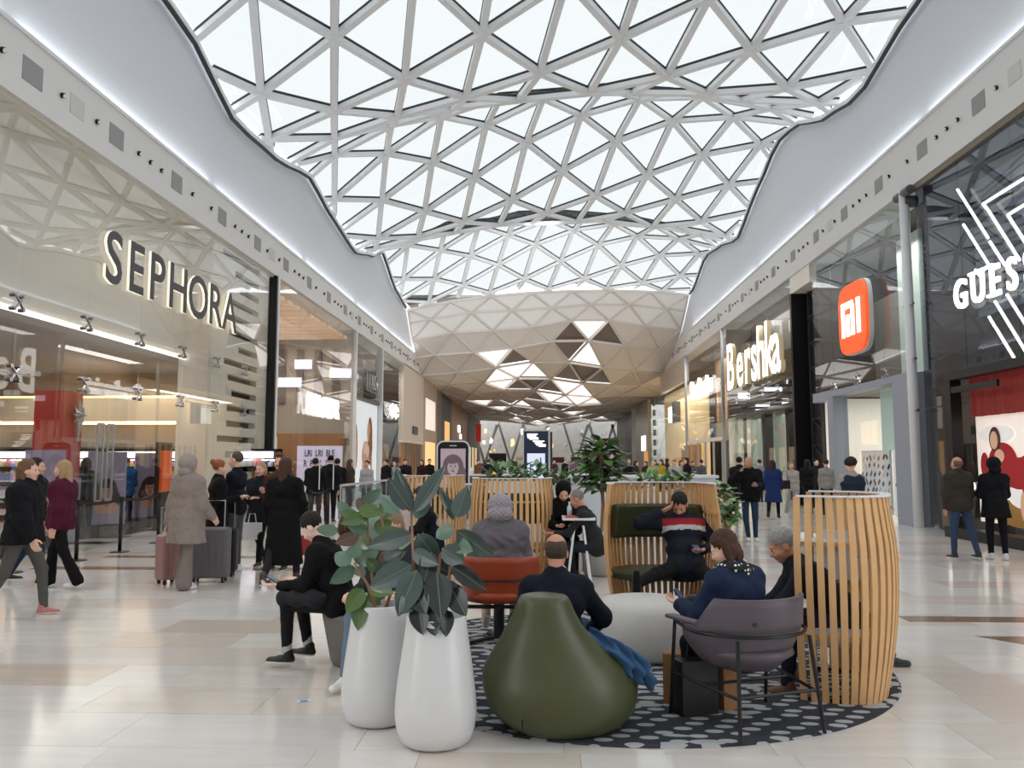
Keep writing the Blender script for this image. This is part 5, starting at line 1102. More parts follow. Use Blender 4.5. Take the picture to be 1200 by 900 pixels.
def person(label,loc,heading,H=1.72,lod=1,seat=None,lean=(0,0),head=(0,0),arms=None,legs=None,top=(30,30,34),bottom=(40,40,46),shoe=(30,30,32),sole=None,hair='short',hairc=(50,36,28),sk='l',coat=0,bulk=0.0,wide=0.0,sleeve=True,collar=None,pattern=None,group=None,hold=False,curl=(35,35),stripes=None,scarf=None,vest=None,socks=None,twist=0,cat='person',zoff=0,boots=False):
    s=H/1.75; vb=(.011,.016,.026)[lod]; vh=(.006,.008,.013)[lod]; vn=(.0045,.007,.010)[lod]
    arms=arms or (((.14,.02,-1),(.02,.14,-1)),)*2; legs=legs or (((.03,.04,-1),(.0,-.05,-1)),)*2
    j={}; tdir=Vector((rad(lean[1]),math.sin(rad(lean[0])),math.cos(rad(lean[0])))).normalized()
    j['pel']=Vector((0,0,0)); ch=tdir*.34*s; nb=tdir*.50*s
    hdv=(tdir*.6+Vector((0,.05,.5))).normalized(); hp=rad(head[1]); hy=rad(head[0])
    fv=Vector((-math.sin(hy)*math.cos(hp),math.cos(hy)*math.cos(hp),-math.sin(hp))); uv_=Vector((-math.sin(hy)*math.sin(hp),math.cos(hy)*math.sin(hp),math.cos(hp)))
    hc=nb+hdv*.10*s+uv_*.075*s+fv*.018*s; hm=frame(fv,uv_)
    tw=Matrix.Rotation(rad(twist),3,'Z'); ank=[];skel=[]
    for sx,(th,sn) in zip((-1,1),legs):
        hip=Vector((sx*.088*s,0,-.02)); kn=hip+Vector((sx*th[0],th[1],th[2])).normalized()*.43*s; an=kn+Vector((sx*sn[0],sn[1],sn[2])).normalized()*.41*s; skel.append((hip,kn,an)); ank.append(an)
    mz=min(a.z for a in ank); base=(seat+.10) if seat is not None else (.085-mz); off=Vector((0,0,base))
    ar=[]
    for sx,(ua,fa) in zip((-1,1),arms):
        sh=nb-tdir*.055*s+tw@Vector((sx*.165*s,0,0)); el=sh+Vector((sx*ua[0],ua[1],ua[2])).normalized()*.285*s; wr=el+Vector((sx*fa[0],fa[1],fa[2])).normalized()*.25*s; ar.append((sh,el,wr))
    T=lambda v: tuple(v+off)
    def torso(g,h=0):
        p=[('c',T(ch*1.05+tw@Vector((-.075*s,0,0))),(.105+g)*s,T(ch*1.05+tw@Vector((.075*s,0,0))),(.105+g)*s),('c',T(tdir*.16*s+Vector((-.055*s,0,0))),(.105+g)*s,T(tdir*.16*s+Vector((.055*s,0,0))),(.105+g)*s),('c',T(Vector((-.06*s,0,0))),(.108+g)*s,T(Vector((.06*s,0,0))),(.108+g)*s)]
        p+=[('c',T(ar[0][0]-Vector((0,0,.01))),(.055+g)*s,T(nb-tdir*.02*s),(.055+g)*s),('c',T(ar[1][0]-Vector((0,0,.01))),(.055+g)*s,T(nb-tdir*.02*s),(.055+g)*s)]
        return p
    def armp(g,b=1):
        p=[]
        for sh,el,wr in ar: p+=[('c',T(sh),(.050+g)*s,T(el),(.040+g)*s),('c',T(el),(.040+g)*s,T(wr),(.027+g*.7)*s)]
        return p
    def legp(g,w=0,cut=1.0):
        p=[]
        for hip,kn,an in skel:
            a2=kn+(an-kn)*cut; p+=[('c',T(hip),(.082+g)*s,T(kn),(.054+g)*s),('c',T(kn),(.054+g)*s,T(a2),(.036+g+w)*s)]
        return p
    # ---- body mesh
    parts=[]
    V,Q=sdf_mesh(torso(-.03)+armp(-.006)+legp(-.016)+[('c',T(nb-tdir*.03),.052*s,T(hc-uv_*.06*s-fv*.015*s),.050*s)],max(vb,.016),.04*s); parts.append((V,Q,np.zeros(len(Q))))
    hV,hQ,hf=head_arr(vh); parts.append(((hV*s*1.0)@hm.T+np.array(T(hc)),hQ,hf))
    for sx,(sh,el,wr) in zip((-1,1),ar):
        d=(wr-el).normalized(); inward=Vector((-sx,.15,-.15)) if abs(d.z)>.55 else Vector((-.15*sx,.1,-1))
        if hold: inward=Vector((-.35*sx,-.2,.9)) if abs(d.z)<.75 else inward
        n=inward-d*inward.dot(d); n.normalize(); x=d.cross(n); 
        c,qv=hand_arr(curl[0 if sx<0 else 1],vn); m=np.array([[x.x,d.x,n.x],[x.y,d.y,n.y],[x.z,d.z,n.z]]); cc=c.copy(); qq=qv
        want=Vector((0,1,0)) if abs(d.z)>.55 else Vector((-sx,0,.3))
        if x.dot(want)<0: cc=cc*np.array([-1,1,1]); qq=qv[:,::-1]
        parts.append((cc*s@m.T+np.array(T(wr+d*.02*s)),qq,np.zeros(len(qq))))
    vs=[];qs=[];fm=[];b=0
    for v,q,f in parts: vs.append(v); qs.append(q+b); fm.append(f); b+=len(v)
    me=np_mesh('person',np.vstack(vs),np.vstack(qs),[skin(sk),lipm,eyew,eyed],True,np.concatenate(fm))
    o=mesh_obj('person',me,None,(loc[0],loc[1],zoff),(0,0,rad(heading))); tag(o,label,cat,group)
    # ---- clothing
    g=.012+bulk; tp=torso(g)
    fd=(.0035+bulk*.15)
    sl_=armp(g*.9) if sleeve else []
    if sleeve:
        for k,(sh,el,wr) in enumerate(ar): pass
    neck=[('c',T(nb-tdir*.03),(.062+g)*s,T(nb+hdv*.035*s),(.056+g*.6)*s)]
    hem=[]
    if coat>0:
        if seat is None: 
            cdir=Vector((0,0,-1)); hem=[('c',T(Vector((-.05*s,0,0))),(.115+g)*s,T(Vector((-.06*s-.02,.0,-coat))),(.125+g+coat*.05)*s),('c',T(Vector((.05*s,0,0))),(.115+g)*s,T(Vector((.06*s+.02,.0,-coat))),(.125+g+coat*.05)*s)]
        else: hem=[('c',T(Vector((0,-.0,0))),(.135+g)*s,T(Vector((0,.08,-.02))),(.13+g)*s)]
    else: hem=[('c',T(Vector((-.055*s,0,-.03))),(.112+g)*s,T(Vector((.055*s,0,-.03))),(.112+g)*s)]
    cl=0 if coat<=0 else None
    floor_=None
    if seat is None: floor_=(base-.13 if coat<=0 else base-coat)
    V,Q=sdf_mesh(tp+sl_+neck+hem,vb,.045*s,disp=wave(fd,34,R.random()*6),cuts=[('c',T(hc-uv_*.03*s),.058*s,T(hc+uv_*.15*s),.07*s)]+[('c',T(wr+(wr-el).normalized()*.012),.03*s,T(wr+(wr-el).normalized()*.10),.06*s) for sh,el,wr in ar],floor=floor_ if floor_ is not None and sleeve and min(min(a[2].z,a[1].z) for a in ar)+base-.04>floor_ else (None if coat<=0 else floor_))
    c=V[Q].mean(1); fmz=None; mats=[cloth(top)]
    if stripes:
        axis=np.array(tdir); t=(c-np.array(T(Vector((0,0,0)))))@axis; fmz=np.zeros(len(Q)); 
        for (a,b_,colr) in stripes: mats.append(cloth(colr)); fmz[(t>a*s)&(t<b_*s)&(abs(c[:,0])<.23)]=len(mats)-1
    mesh_obj('jacket' if g>.01 else 'top',np_mesh('jacket',V,Q,mats,True,fmz),o)
    if vest:
        V,Q=sdf_mesh(torso(g+.030)[:3]+[('c',T(ar[0][0]+Vector((.04,0,0))),.086*s,T(ar[1][0]-Vector((.04,0,0))),.086*s)],vb,.04*s,disp=lambda X,Y,Z:.006*np.cos(62*Z)+0*X+0*Y); mesh_obj('vest',np_mesh('vest',V,Q,cloth(vest)),o)
    cut=1.0 if not socks else .86
    V,Q=sdf_mesh(legp(.008,wide,cut)+[('c',T(Vector((-.055*s,0,-.01))),.112*s,T(Vector((.055*s,0,-.01))),.112*s)],vb,.03*s,disp=wave(.003,30,R.random()*6)); mesh_obj('trousers',np_mesh('trousers',V,Q,cloth(bottom)),o)
    if socks:
        for hip,kn,an in skel: mesh_obj('sock',np_mesh('sock',*sdf_mesh([('c',T(kn+(an-kn)*.80),.044*s,T(an),.042*s)],vn*1.4,.01),cloth(socks)),o)
    sv,sq,sf=shoe_arr(vh,boots); key=('sm',vh,boots,shoe,sole)
    if key not in _c: _c[key]=np_mesh('shoe',sv,sq,[mat('shoe_%d_%d_%d'%shoe,shoe,.5),mat('sole_%d_%d_%d'%(sole or (225,222,218)),sole or (225,222,218),.6)],True,sf)
    for (hip,kn,an),sx in zip(skel,(-1,1)):
        sd=(an-kn).normalized(); pitch=0
        if an.z-mz>.04 or (seat is not None and an.z+base>.16): pitch=math.atan2(sd.y,-sd.z)*.9
        sh_=mesh_obj('shoe',_c[key],o,T(an),(pitch,0,rad(-sx*6))); sh_.scale=(s,s,s)
    if hair:
        hv,hq=hair_arr(hair,vh if hair!='fur' else max(vh,.007)); hmm=cloth(hairc) if hair in('hood','beanie') else mat('hair_%d_%d_%d'%tuple(hairc),hairc,.6,bump=.6,bs=55,spec=.3,var=.15,vs=30)
        k=(hair,vh,tuple(hairc)) 
        if k not in _c: _c[k]=np_mesh('hair',hv,hq,hmm)
        h=mesh_obj('hood' if hair in('hood','fur') else 'knitted_hat' if hair=='beanie' else 'hair',_c[k],o); m=Matrix([[*hm[i],0] for i in range(3)]+[[0,0,0,1]]); h.matrix_local=Matrix.Translation(T(hc))@m@Matrix.Scale(s,4)
    if collar: mesh_obj('collar',np_mesh('collar',*sdf_mesh([('c',T(nb-tdir*.0+Vector((-.02,0,0))),.060*s,T(nb+hdv*.045*s+Vector((.02,0,0))),.056*s)],vh,.01,cuts=[('c',T(nb),.030,T(nb+hdv*.2),.05)]),cloth(collar)),o)
    if scarf:
        a=nb+hdv*.02*s; P=[]
        for k in range(9): th=2*math.pi*k/8; p=a+Vector((math.cos(th)*.085,math.sin(th)*.085+.005,.01*math.sin(2*th))); P.append(p)
        pr=[('c',T(P[k]),.044,T(P[k+1]),.044) for k in range(8)]+[('c',T(a+Vector((-.04,.07,0))),.035,T(a+Vector((-.07,.15,-.22))),.045),('c',T(a+Vector((-.07,.15,-.22))),.045,T(a+Vector((-.05,.24,-.40))),.05)]
        mesh_obj('scarf',np_mesh('scarf',*sdf_mesh(pr,max(vh,.008),.02,disp=wave(.008,40)),scarf),o)
    o['_w']=0; del o['_w']
    hands=[ (o.matrix_basis@Vector(T(wr+(wr-el).normalized()*.09*s))) for sh,el,wr in ar]
    return o,hands
def phone(p,rz,tilt,label,m=None):
    o=empty('phone',p,rz,label=label,cat='phone'); mb=MB(); Mx=Matrix.Rotation(tilt,4,'X'); mb.box(-.037,.037,-.075,.075,-.004,.004,Mx); b=mb.build('phone_body',M['black'],o); bevel(b,.003,2)
    mb=MB(); mb.box(-.033,.033,-.069,.069,.004,.0048,Mx); mb.build('phone_screen',mat('phone_screen',(70,80,100),.1,emit=.2),o); return o
dots=mat('dotted_scarf',(20,20,24),.85)
nt=dots.node_tree; v=nt.nodes.new('ShaderNodeTexVoronoi'); v.inputs['Scale'].default_value=34; v.inputs['Randomness'].default_value=.35; tc=nt.nodes.new('ShaderNodeTexCoord'); nt.links.new(tc.outputs['Object'],v.inputs['Vector'])
lt2=nt.nodes.new('ShaderNodeMath'); lt2.operation='LESS_THAN'; lt2.inputs[1].default_value=.30; nt.links.new(v.outputs['Distance'],lt2.inputs[0]); mx=nt.nodes.new('ShaderNodeMix'); mx.data_type='RGBA'; nt.links.new(lt2.outputs[0],mx.inputs[0]); mx.inputs[6].default_value=(.01,.01,.012,1); mx.inputs[7].default_value=(.8,.8,.78,1); nt.links.new(mx.outputs[2],nt.nodes['Principled BSDF'].inputs['Base Color'])
SIT=((.12,1,-.06),(.02,.02,-1)); 
# --- lounge sitters
person('balding man in a navy sweater seen from behind, sitting in the green bag chair',(.08,5.62),2,1.78,0,seat=.24,lean=(10,0),head=(-4,18),arms=(((.34,.25,-.9),(.0,.9,-.4)),((.55,.35,-.8),(-.2,.85,-.5))),legs=(((.10,1,.30),(.0,.12,-1)),((.28,1,.32),(.0,.10,-1))),top=(26,32,52),bottom=(64,92,128),hair='bald',hairc=(70,58,50),sk='m',collar=(220,224,228),bulk=.012,shoe=(60,60,66))
p,h=person('man in a navy, red and white jacket reclining in the green booth, hand on head',(1.50,8.82),184,1.80,0,seat=.45,lean=(-22,0),head=(-22,40),arms=(((.6,.2,-.7),(-.75,.75,-.15)),((1.0,.12,.02),(-.90,.12,.48))),legs=(((.10,1,-.10),(.02,.12,-1)),((.95,1,-.10),(.80,1.0,-.16))),top=(34,38,56),bottom=(26,26,30),hair='short',hairc=(18,16,18),sk='m',stripes=((.335,.385,(230,230,230)),(.385,.47,(200,40,52))),bulk=.02,shoe=(16,16,18),sole=(20,20,22),hold=True)
phone(h[0]+Vector((-.03,-.02,.03)),.3,.4,'black phone in the reclining man\'s hand')
p,h=person('brown-haired woman in a navy jacket and black dotted scarf looking at her phone',(1.30,5.42),34,1.62,0,seat=.37,lean=(12,0),head=(34,28),arms=(((.20,.45,-.85),(-.15,.95,.12)),((.20,.30,-.9),(-.30,.92,.05))),legs=(SIT,SIT),top=(34,52,92),bottom=(24,24,28),hair='bob',hairc=(70,44,32),sk='l',scarf=dots,bulk=.026,shoe=(24,24,26),sole=(24,24,26),hold=True,boots=True)
phone((h[0]+h[1])/2+Vector((-.05,.03,.03)),rad(60),.9,'black phone held by the woman with the dotted scarf')
mesh_obj('handbag',np_mesh('handbag',*sdf_mesh([('c',(-.12,0,0),.06,(.12,0,.02),.06),('c',(-.10,.02,.06),.05,(.10,0,.06),.05)],.012,.03,disp=wave(.006,40)),M['black']),None,(1.10,5.74,.62)); tag(bpy.data.objects['handbag'],'black leather handbag on the lap of the woman with the dotted scarf','bag')
p,h=person('grey-haired man in a dark navy coat leaning forward inside the right slatted booth',(2.20,6.14),84,1.74,0,seat=.42,lean=(44,0),head=(6,30),arms=(((.12,.6,-.8),(-.1,.9,-.35)),((.12,.5,-.85),(-.1,.9,-.35))),legs=(((.14,1,-.06),(.02,.10,-1)),((.10,1,-.06),(.02,-.12,-1))),top=(34,38,52),bottom=(40,56,84),hair='short',hairc=(150,150,152),sk='m',collar=(150,170,205),bulk=.02,shoe=(120,88,58),sole=(196,184,168))
p,h=person('person in dark clothes hidden behind the right slatted booth with one leg out',(2.36,7.0),-92,1.66,1,seat=.42,lean=(62,0),arms=(((.0,-.1,-1),(-.3,-.3,-1)),)*2,legs=(SIT,SIT),top=(44,46,54),bottom=(48,56,72),hair='short',hairc=(60,50,44),shoe=(26,26,30),sole=(60,60,64))
p,h=person('dark-haired boy in a black jumper sitting on the grey stool looking at his phone',(-1.66,6.66),80,1.66,0,seat=.43,lean=(22,0),head=(2,42),arms=(((.10,.25,-.95),(-.05,1,-.05)),((.10,.25,-.95),(-.05,1,-.05))),legs=(((.10,1,-.02),(.0,-.02,-1)),((.08,1,-.02),(.0,-.20,-1))),top=(22,22,24),bottom=(38,38,42),hair='short',hairc=(34,24,20),sk='p',socks=(235,235,235),shoe=(20,20,22),sole=(230,226,222),hold=True,bulk=.008)
phone((h[0]+h[1])/2+Vector((-.04,.01,.02)),rad(80),.5,'dark phone in the boy\'s hands')
tag(mesh_obj('folded_coat',np_mesh('folded_coat',*sdf_mesh([('c',(-.16,.04,.02),.07,(.14,.04,.03),.075),('c',(-.16,-.1,-.04),.06,(.12,-.12,-.04),.07)],.014,.05,disp=lambda X,Y,Z:.01*np.cos(46*X+10*Z)+0*Y),cloth((58,60,66)))),'dark grey padded coat folded over the boy\'s lap','jacket'); bpy.data.objects['folded_coat'].location=(-1.92,6.62,.60)
person('person in light jeans and white trainers sitting behind the white planters',(-1.14,6.42),165,1.68,1,seat=.44,lean=(12,0),head=(0,25),arms=(((.10,.4,-.9),(-.1,1,-.1)),)*2,legs=(((.10,1,-.08),(.0,-.02,-1)),((.25,1,-.08),(.0,.25,-1))),top=(60,64,72),bottom=(128,160,190),hair='long',hairc=(150,122,92),sk='l',shoe=(236,236,236))
bk=mesh_obj('backpack',np_mesh('backpack',*sdf_mesh([('c',(0,0,-.12),.11,(0,0,.12),.10),('c',(-.06,.02,-.1),.1,(-.06,.02,.1),.09),('c',(0,.06,-.1),.07,(0,.07,-.02),.06)],.014,.03),cloth((150,182,162))),None,(-1.42,6.72,.98)); tag(bk,'sage green backpack behind the rubber plant leaves','bag')
person('person in a grey puffer coat with a fur-trimmed hood, back turned in the orange chair',(-.42,7.68),2,1.68,0,seat=.46,lean=(6,0),head=(0,22),arms=(((.22,.3,-.9),(-.1,.9,-.2)),)*2,legs=(((.12,1,-.06),(.0,-.75,-.8)),((.12,1,-.06),(.0,-.75,-.8))),top=(138,132,140),bottom=(150,140,130),hair='fur',hairc=(158,150,156),bulk=.05,shoe=(186,166,146),boots=True)
p,h=person('grey-stubbled man in a dark jacket leaning forward on the tapered white pouf',(D(700,600,11.1).x,11.1),72,1.74,1,seat=.42,lean=(24,0),head=(4,28),arms=(((.08,.5,-.8),(-.1,1,-.05)),)*2,legs=(((.12,1,-.0),(.0,-.05,-1)),((.1,1,-.04),(.0,-.1,-1))),top=(48,54,58),bottom=(44,52,70),hair='crop',hairc=(128,122,120),sk='m',hold=True,shoe=(34,34,38))
p,h=person('person in a black hooded coat bent over a phone between the two rear booths',(D(658,600,11.6).x,11.9),186,1.74,1,seat=.5,lean=(22,0),head=(0,38),arms=(((.15,.4,-.9),(-.35,1,.0)),)*2,legs=(SIT,SIT),top=(18,18,20),bottom=(22,22,24),hair='hood',hairc=(18,18,20),bulk=.03,hold=True,shoe=(24,24,26))
person('woman in a pale pink top seated beyond the rubber plants',(D(468,610,10.2).x,10.2),150,1.64,1,seat=.46,lean=(8,0),head=(10,10),arms=(((.25,.4,-.9),(-.2,1,.2)),)*2,legs=(SIT,SIT),top=(226,208,204),bottom=(70,70,80),hair='long',hairc=(64,48,40),sk='l')
person('person in a black top seated beyond the rubber plants, before the rear booth',(D(510,606,10.9).x,10.9),100,1.68,1,seat=.46,lean=(16,0),head=(6,20),arms=(((.25,.4,-.9),(-.2,1,.0)),)*2,legs=(SIT,SIT),top=(26,28,40),bottom=(40,40,48),hair='bun',hairc=(44,34,30),sk='l')
for k,(px,y,l) in enumerate(((468,10.2,'low grey seat cube under the woman in pink'),(510,10.9,'low grey seat cube under the person in black by the rear booth'),(658,11.9,'low grey seat cube under the hooded person'))): pouf((D(px,600,y).x,y,0),.3,.45,lgp,l)
# --- standing and walking
W1=(((.04,.42,-1),(.0,.10,-1)),((.04,-.30,-1),(.0,-.62,-1))); W2=(((.04,-.28,-1),(.0,-.55,-1)),((.04,.38,-1),(.0,.08,-1)))
AS=(((.16,-.25,-1),(.02,.2,-1)),((.16,.3,-1),(.02,.5,-1)))
AF=(((.16,.25,-1),(-.30,.9,.15)),((.16,.2,-1),(-.25,.9,.25)))
def at(px,py): g=G(px,py); return (g.x,g.y)
person('walker in a black puffer jacket and grey tights, nearest at the far left',at(22,722),-84,1.70,1,arms=AS,legs=W1,top=(24,26,32),bottom=(112,108,104),hair='long',hairc=(110,80,62),bulk=.045,coat=.12,shoe=(190,120,116))
person('walker in dark jeans and black shoes behind the nearest left walker',at(34,684),-80,1.72,1,arms=AS,legs=W2,top=(30,36,44),bottom=(46,66,104),hair='short',hairc=(34,28,26),bulk=.035,shoe=(20,20,22))
person('walker in a magenta jacket and black flared trousers left of the red column',at(68,690),92,1.68,1,arms=AS,legs=W2,top=(110,26,58),bottom=(26,24,26),wide=.035,hair='long',hairc=(176,146,110),bulk=.035,shoe=(230,226,224))
person('person in a long taupe hooded coat and wide trousers pulling a suitcase',at(216,690),-30,1.72,1,arms=(((.2,-.2,-1),(.05,-.2,-1)),((.16,.2,-1),(.0,.6,-.6))),legs=(((.03,.12,-1),(0,.0,-1)),((.03,-.1,-1),(0,-.1,-1))),top=(186,170,160),bottom=(170,154,148),wide=.06,hair='hood',hairc=(200,186,176),bulk=.05,coat=.34,shoe=(226,224,222))
person('red-haired woman in a black coat and blue jeans with her back to the taupe coat',at(252,676),-60,1.66,1,arms=AF,top=(22,22,26),bottom=(56,84,128),hair='bun',hairc=(150,88,52),coat=.36,bulk=.02,shoe=(232,232,232),boots=False)
person('man in a navy jumper and grey trousers with white trainers, facing left',at(274,671),84,1.80,1,arms=(((.1,.2,-1),(-.2,.9,.45)),)*2,top=(24,30,46),bottom=(118,118,124),hair='crop',hairc=(86,72,62),sk='l',hold=True,shoe=(236,236,236),head=(0,2))
person('person in a black coat with a lilac scarf walking towards the camera',at(303,662),172,1.66,1,arms=AF,legs=W1,top=(40,44,56),bottom=(26,26,30),hair='long',hairc=(170,140,116),coat=.2,bulk=.02,collar=(122,120,180),shoe=(30,30,32))
person('auburn-haired man in a rust brown jumper facing the camera',at(325,668),176,1.76,1,arms=AF,top=(122,64,44),bottom=(96,54,40),hair='quiff',hairc=(110,62,40),coat=.0,hold=True,shoe=(34,30,30))
person('woman in a long black coat seen from behind with brown hair',at(331,686),-12,1.72,1,arms=AS,legs=W2,top=(16,16,18),bottom=(54,52,54),hair='long',hairc=(74,48,38),coat=.62,bulk=.03,shoe=(70,66,66),boots=True)
person('person in a black jacket and grey-brown trousers near the lavender screen, back turned',at(368,618),5,1.72,2,arms=AF,top=(22,22,26),bottom=(88,76,72),hair='short',hairc=(30,24,22),bulk=.035)
person('person in black right of the grey trousered one, entering the second shop',at(386,612),5,1.78,2,top=(26,26,30),bottom=(30,30,34),hair='beanie',hairc=(30,30,34),bulk=.035)
person('dark-haired person in black by the right edge of the lavender screen',at(394,609),10,1.72,2,top=(30,30,34),bottom=(34,34,40),hair='short',hairc=(26,22,22),bulk=.035)
person('person in an olive brown coat below the white bikini advert',at(409,604),-60,1.70,2,top=(92,78,62),bottom=(60,54,50),hair='long',hairc=(92,66,48),bulk=.035)
person('person in a white t-shirt standing in front of the bikini advert',at(429,602),170,1.66,2,top=(232,234,238),bottom=(120,128,140),hair='short',hairc=(64,46,38))
person('person in black beyond the balustrade left of the portrait totem',at(452,592),140,1.7,2,top=(30,30,34),bottom=(34,34,40),hair='short',hairc=(40,30,28),bulk=.03)
person('person in black and white beyond the balustrade',at(462,592),170,1.66,2,top=(210,210,214),bottom=(34,34,40),hair='long',hairc=(60,46,40))
person('person in a dark jacket right of the black and white one beyond the balustrade',at(474,590),200,1.72,2,top=(34,34,40),bottom=(40,40,44),hair='short',hairc=(48,36,32),bulk=.03)
person('person in dark red-brown clothes just left of the portrait totem',at(494,585),160,1.7,2,top=(52,34,34),bottom=(34,34,40),hair='long',hairc=(40,28,26))
person('person in black far behind the portrait totem\'s left side',at(503,582),190,1.74,2,top=(24,24,28),bottom=(34,34,40),hair='short',hairc=(30,24,22))
X=-10.2; y=px_y(141,X); person('person in a bright blue jacket with dark hair inside the cosmetics shop',(X,y),40,1.72,2,arms=AF,top=(40,110,190),bottom=(34,40,60),hair='beanie',hairc=(34,40,66),bulk=.03)
X=-11.6; y=px_y(205,X); person('person in black browsing behind the glass near the slotted panel',(X,y),80,1.70,2,arms=AF,top=(34,32,36),bottom=(40,38,44),hair='short',hairc=(40,30,26))
X=-9.9; y=px_y(92,X); person('dark-haired shopper by the lavender boards inside the left shop',(X,y),30,1.72,2,arms=AF,top=(38,36,42),bottom=(30,30,34),hair='bob',hairc=(36,26,24))
# right side
p,h=person('grey-haired man in black jacket and jeans, hand over his face, holding a phone',at(880,634),172,1.74,1,arms=(((.18,.25,-1),(-.4,.9,.1)),((.65,.45,-.5),(-.75,.30,.95))),top=(24,24,28),bottom=(52,80,118),legs=(((.02,.05,-1),(.0,.0,-1)),((.02,.10,-1),(-.12,-.05,-1))),hair='crop',hairc=(150,146,144),sk='m',bulk=.04,shoe=(226,226,228),hold=True,head=(-10,18))
phone(h[0]+Vector((0,-.03,.03)),.2,.6,'phone in the hand of the man covering his face')
person('dark figure directly behind the man covering his face',at(868,612),-10,1.76,2,top=(28,28,32),bottom=(30,30,34),hair='short',hairc=(24,20,20),bulk=.03)
person('dark-haired woman in a royal blue coat walking away',at(907,608),-25,1.70,1,arms=AS,legs=W2,top=(34,64,140),bottom=(24,24,30),hair='long',hairc=(52,34,30),coat=.42,bulk=.02,shoe=(24,24,26),boots=True)
hb=empty('handbag',G(921,608),label='black shoulder bag at the side of the royal blue coat',cat='bag'); hb.location.z=.85; MB().box(-.14,.14,-.06,.06,0,.24).build('bag_body',M['black'],hb); MB().tube([(-.1,0,.24),(-.06,0,.5),(.06,0,.5),(.1,0,.24)],.01,6).build('strap',M['black'],hb)
person('woman in a cream top and pale trousers walking towards the camera',at(929,605),178,1.66,1,arms=AS,legs=W1,top=(228,218,206),bottom=(214,210,206),wide=.03,hair='long',hairc=(140,104,80),coat=.1,shoe=(220,214,208))
person('person with long black hair and a black jacket, back turned, by the lit store',at(948,603),10,1.68,2,arms=AF,top=(26,26,30),bottom=(40,40,46),hair='long',hairc=(22,18,18),bulk=.03)
person('person in black seen between the long black hair and the grey portal',at(958,596),-170,1.72,2,top=(34,34,38),bottom=(40,40,46),hair='short',hairc=(26,20,20))
person('curly-haired man in a navy padded vest, back turned behind the right booth',(D(998,560,14.0).x,14.0),8,1.70,1,arms=AF,top=(206,196,190),bottom=(50,54,64),vest=(46,58,84),hair='curly',hairc=(34,26,24),bulk=.01)
person('older man in an olive brown jacket and blue jeans walking away, far right',at(1128,655),14,1.72,1,arms=(((.2,.1,-1),(-.1,.3,-1)),)*2,legs=(((.03,.12,-1),(.0,.04,-1)),((.05,-.24,-1),(.0,-.35,-1))),top=(74,68,60),bottom=(62,88,124),hair='bald',hairc=(110,84,68),sk='m',bulk=.04,shoe=(36,36,40))
person('person in a black hooded coat in front of the red-dress poster, far right',at(1170,656),-4,1.70,1,arms=AF,legs=(((.02,.08,-1),(.0,.0,-1)),((.02,-.06,-1),(.0,-.08,-1))),top=(22,24,32),bottom=(24,26,34),hair='hood',hairc=(20,22,30),coat=.22,bulk=.02,shoe=(214,214,218))
q=random.Random(44)
crowd=[(737,'person with grey-blond hair in dark clothes at the left end of the counter crowd',(30,28,32),(170,140,110),34),(745,'person in a black jacket over a white shirt behind the counter',(60,60,64),(60,44,38),33),(757,'person in dark brown left of the blond one behind the counter',(62,46,42),(50,36,30),38),(766,'blond person in pale beige behind the counter',(212,198,170),(206,184,140),34),(775,'person in a bright yellow top behind the counter',(232,190,40),(80,60,48),32),(782,'dark-clad person right of the yellow top',(40,34,34),(46,34,30),37),(790,'brown-haired woman in white behind the counter',(232,226,222),(118,84,62),32),(798,'person in pale pink right of the woman in white',(216,190,184),(96,66,50),34),(805,'dark-haired person in black at the right end of the counter crowd',(30,28,30),(36,26,24),31),(812,'person in a grey coat near the brown glass front',(120,116,116),(60,46,40),40)]
for k,(px,l,tc_,hc_,y) in enumerate(crowd):
    person(l,(D(px,545,y).x,y),q.uniform(90,270),q.uniform(1.62,1.8),2,arms=AF if k%2 else None,top=tc_,bottom=(50,50,60),hair=('short','long','bob')[k%3],hairc=hc_,bulk=.02)
for k,(px,y,l) in enumerate(((822,36,'person in grey behind the glass doors of the brown shop'),(890,33,'person in grey-white at the entrance below the huge white letters'),(968,25,'staff member in pale clothes inside the shop left of the portal'))):
    X=D(px,545,y).x; person(l,(X,y),q.uniform(0,360),1.7,2,top=((112,112,120),(196,198,204),(190,186,176))[k],bottom=(60,60,70),hair='short',hairc=(50,38,34))
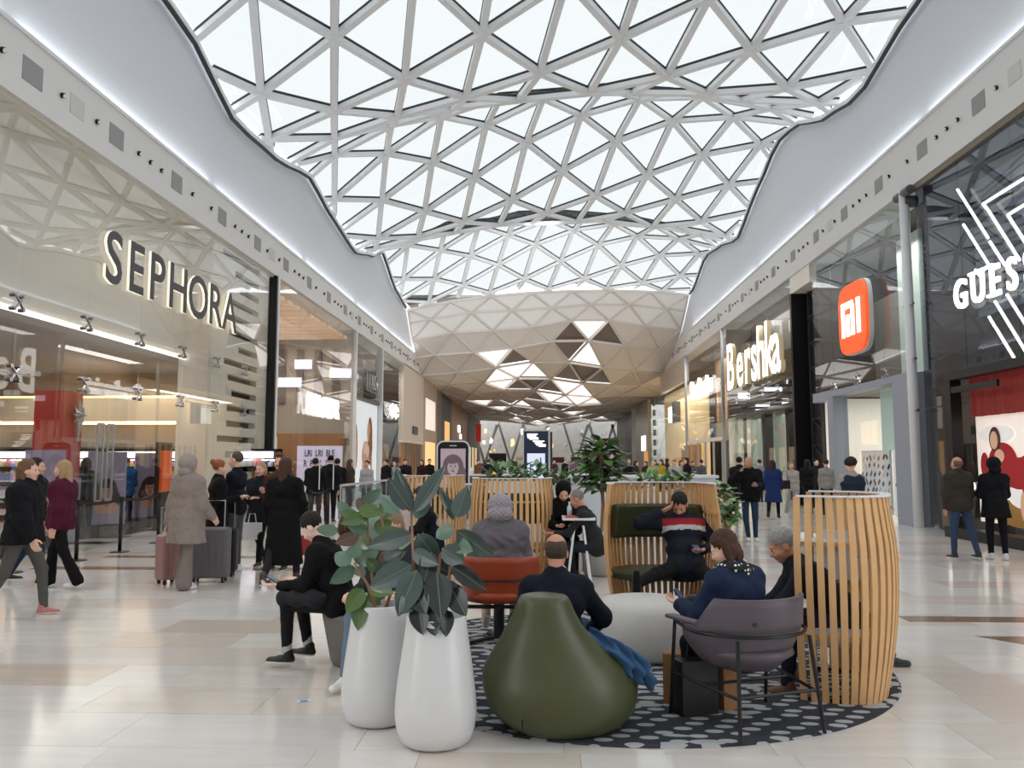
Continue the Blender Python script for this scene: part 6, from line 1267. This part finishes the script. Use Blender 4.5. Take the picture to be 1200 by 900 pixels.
far=[(547,60,'man in dark clothes far behind the portrait totem',(40,38,42)),(560,44,'person in amber brown by the far cafe counter',(150,104,60)),(572,40,'person in black by the far cafe counter',(24,24,28)),(586,48,'person in grey by the far cafe counter',(120,118,120)),(650,52,'person in dark red to the right of the navy screen',(96,40,44)),(662,58,'person in black far right of the navy screen',(30,30,34)),(672,50,'person in mauve left of the fig tree',(150,96,120))]
for k,(px,y,l,c) in enumerate(far): person(l,(D(px,545,y).x,y),q.uniform(0,360),1.72,2,top=c,bottom=(44,44,54),hair='short',hairc=(50,38,34))
# --- suitcases and carried bags
def suitcase(px,py,m,w,h,label,rz=0):
    g=G(px,py); s=empty('suitcase',(g.x,g.y,0),rz,label=label,cat='suitcase'); o=MB().box(-w/2,w/2,-.12,.12,.06,.06+h).build('shell',m,s); bevel(o,.04,3)
    for k in range(5): MB().box(-w/2+.05+k*(w-.1)/4-.008,-w/2+.05+k*(w-.1)/4+.008,-.128,-.115,.12,h-.02).build('rib',m,o)
    mb=MB(); mb.tube([(-w*.3,.08,h+.05),(-w*.3,.08,h+.42),(w*.3,.08,h+.42),(w*.3,.08,h+.05)],.011,8); mb.build('handle',M['steel'],s)
    for x in (-1,1):
        for y in (-1,1): MB().tube([(x*(w/2-.06)-.012,y*.08,.035),(x*(w/2-.06)+.012,y*.08,.035)],.035,12).build('wheel',M['black'],s)
suitcase(197,684,mat('dusty_pink_shell',(160,122,118),.4),.30,.60,'dusty pink suitcase at the left of the taupe coat',.9)
suitcase(246,682,mat('grey_suitcase_shell',(104,102,106),.4),.50,.68,'large grey suitcase between the taupe coat and the grey trousers',.1)
suitcase(263,675,mat('dark_suitcase_shell',(40,42,46),.4),.34,.62,'slim black suitcase behind the grey one',.2)
def hb_(px,py,z,m,label,w=.3,h=.26):
    g=G(px,py); s=empty('carrier_bag',(g.x,g.y,z),.4,label=label,cat='bag'); MB().box(-w/2,w/2,-.05,.05,0,h).build('bag_body',m,s); MB().tube([(-.06,0,h),(-.04,0,h+.14),(.04,0,h+.14),(.06,0,h)],.008,6).build('handle',m,s)
hb_(352,684,.38,mat('red_bag',(170,48,58),.5),'red carrier bag in the right hand of the long black coat woman')
hb_(294,664,.42,mat('striped_bag',(226,226,228),.5),'pale striped bag carried by the person with the lilac scarf')
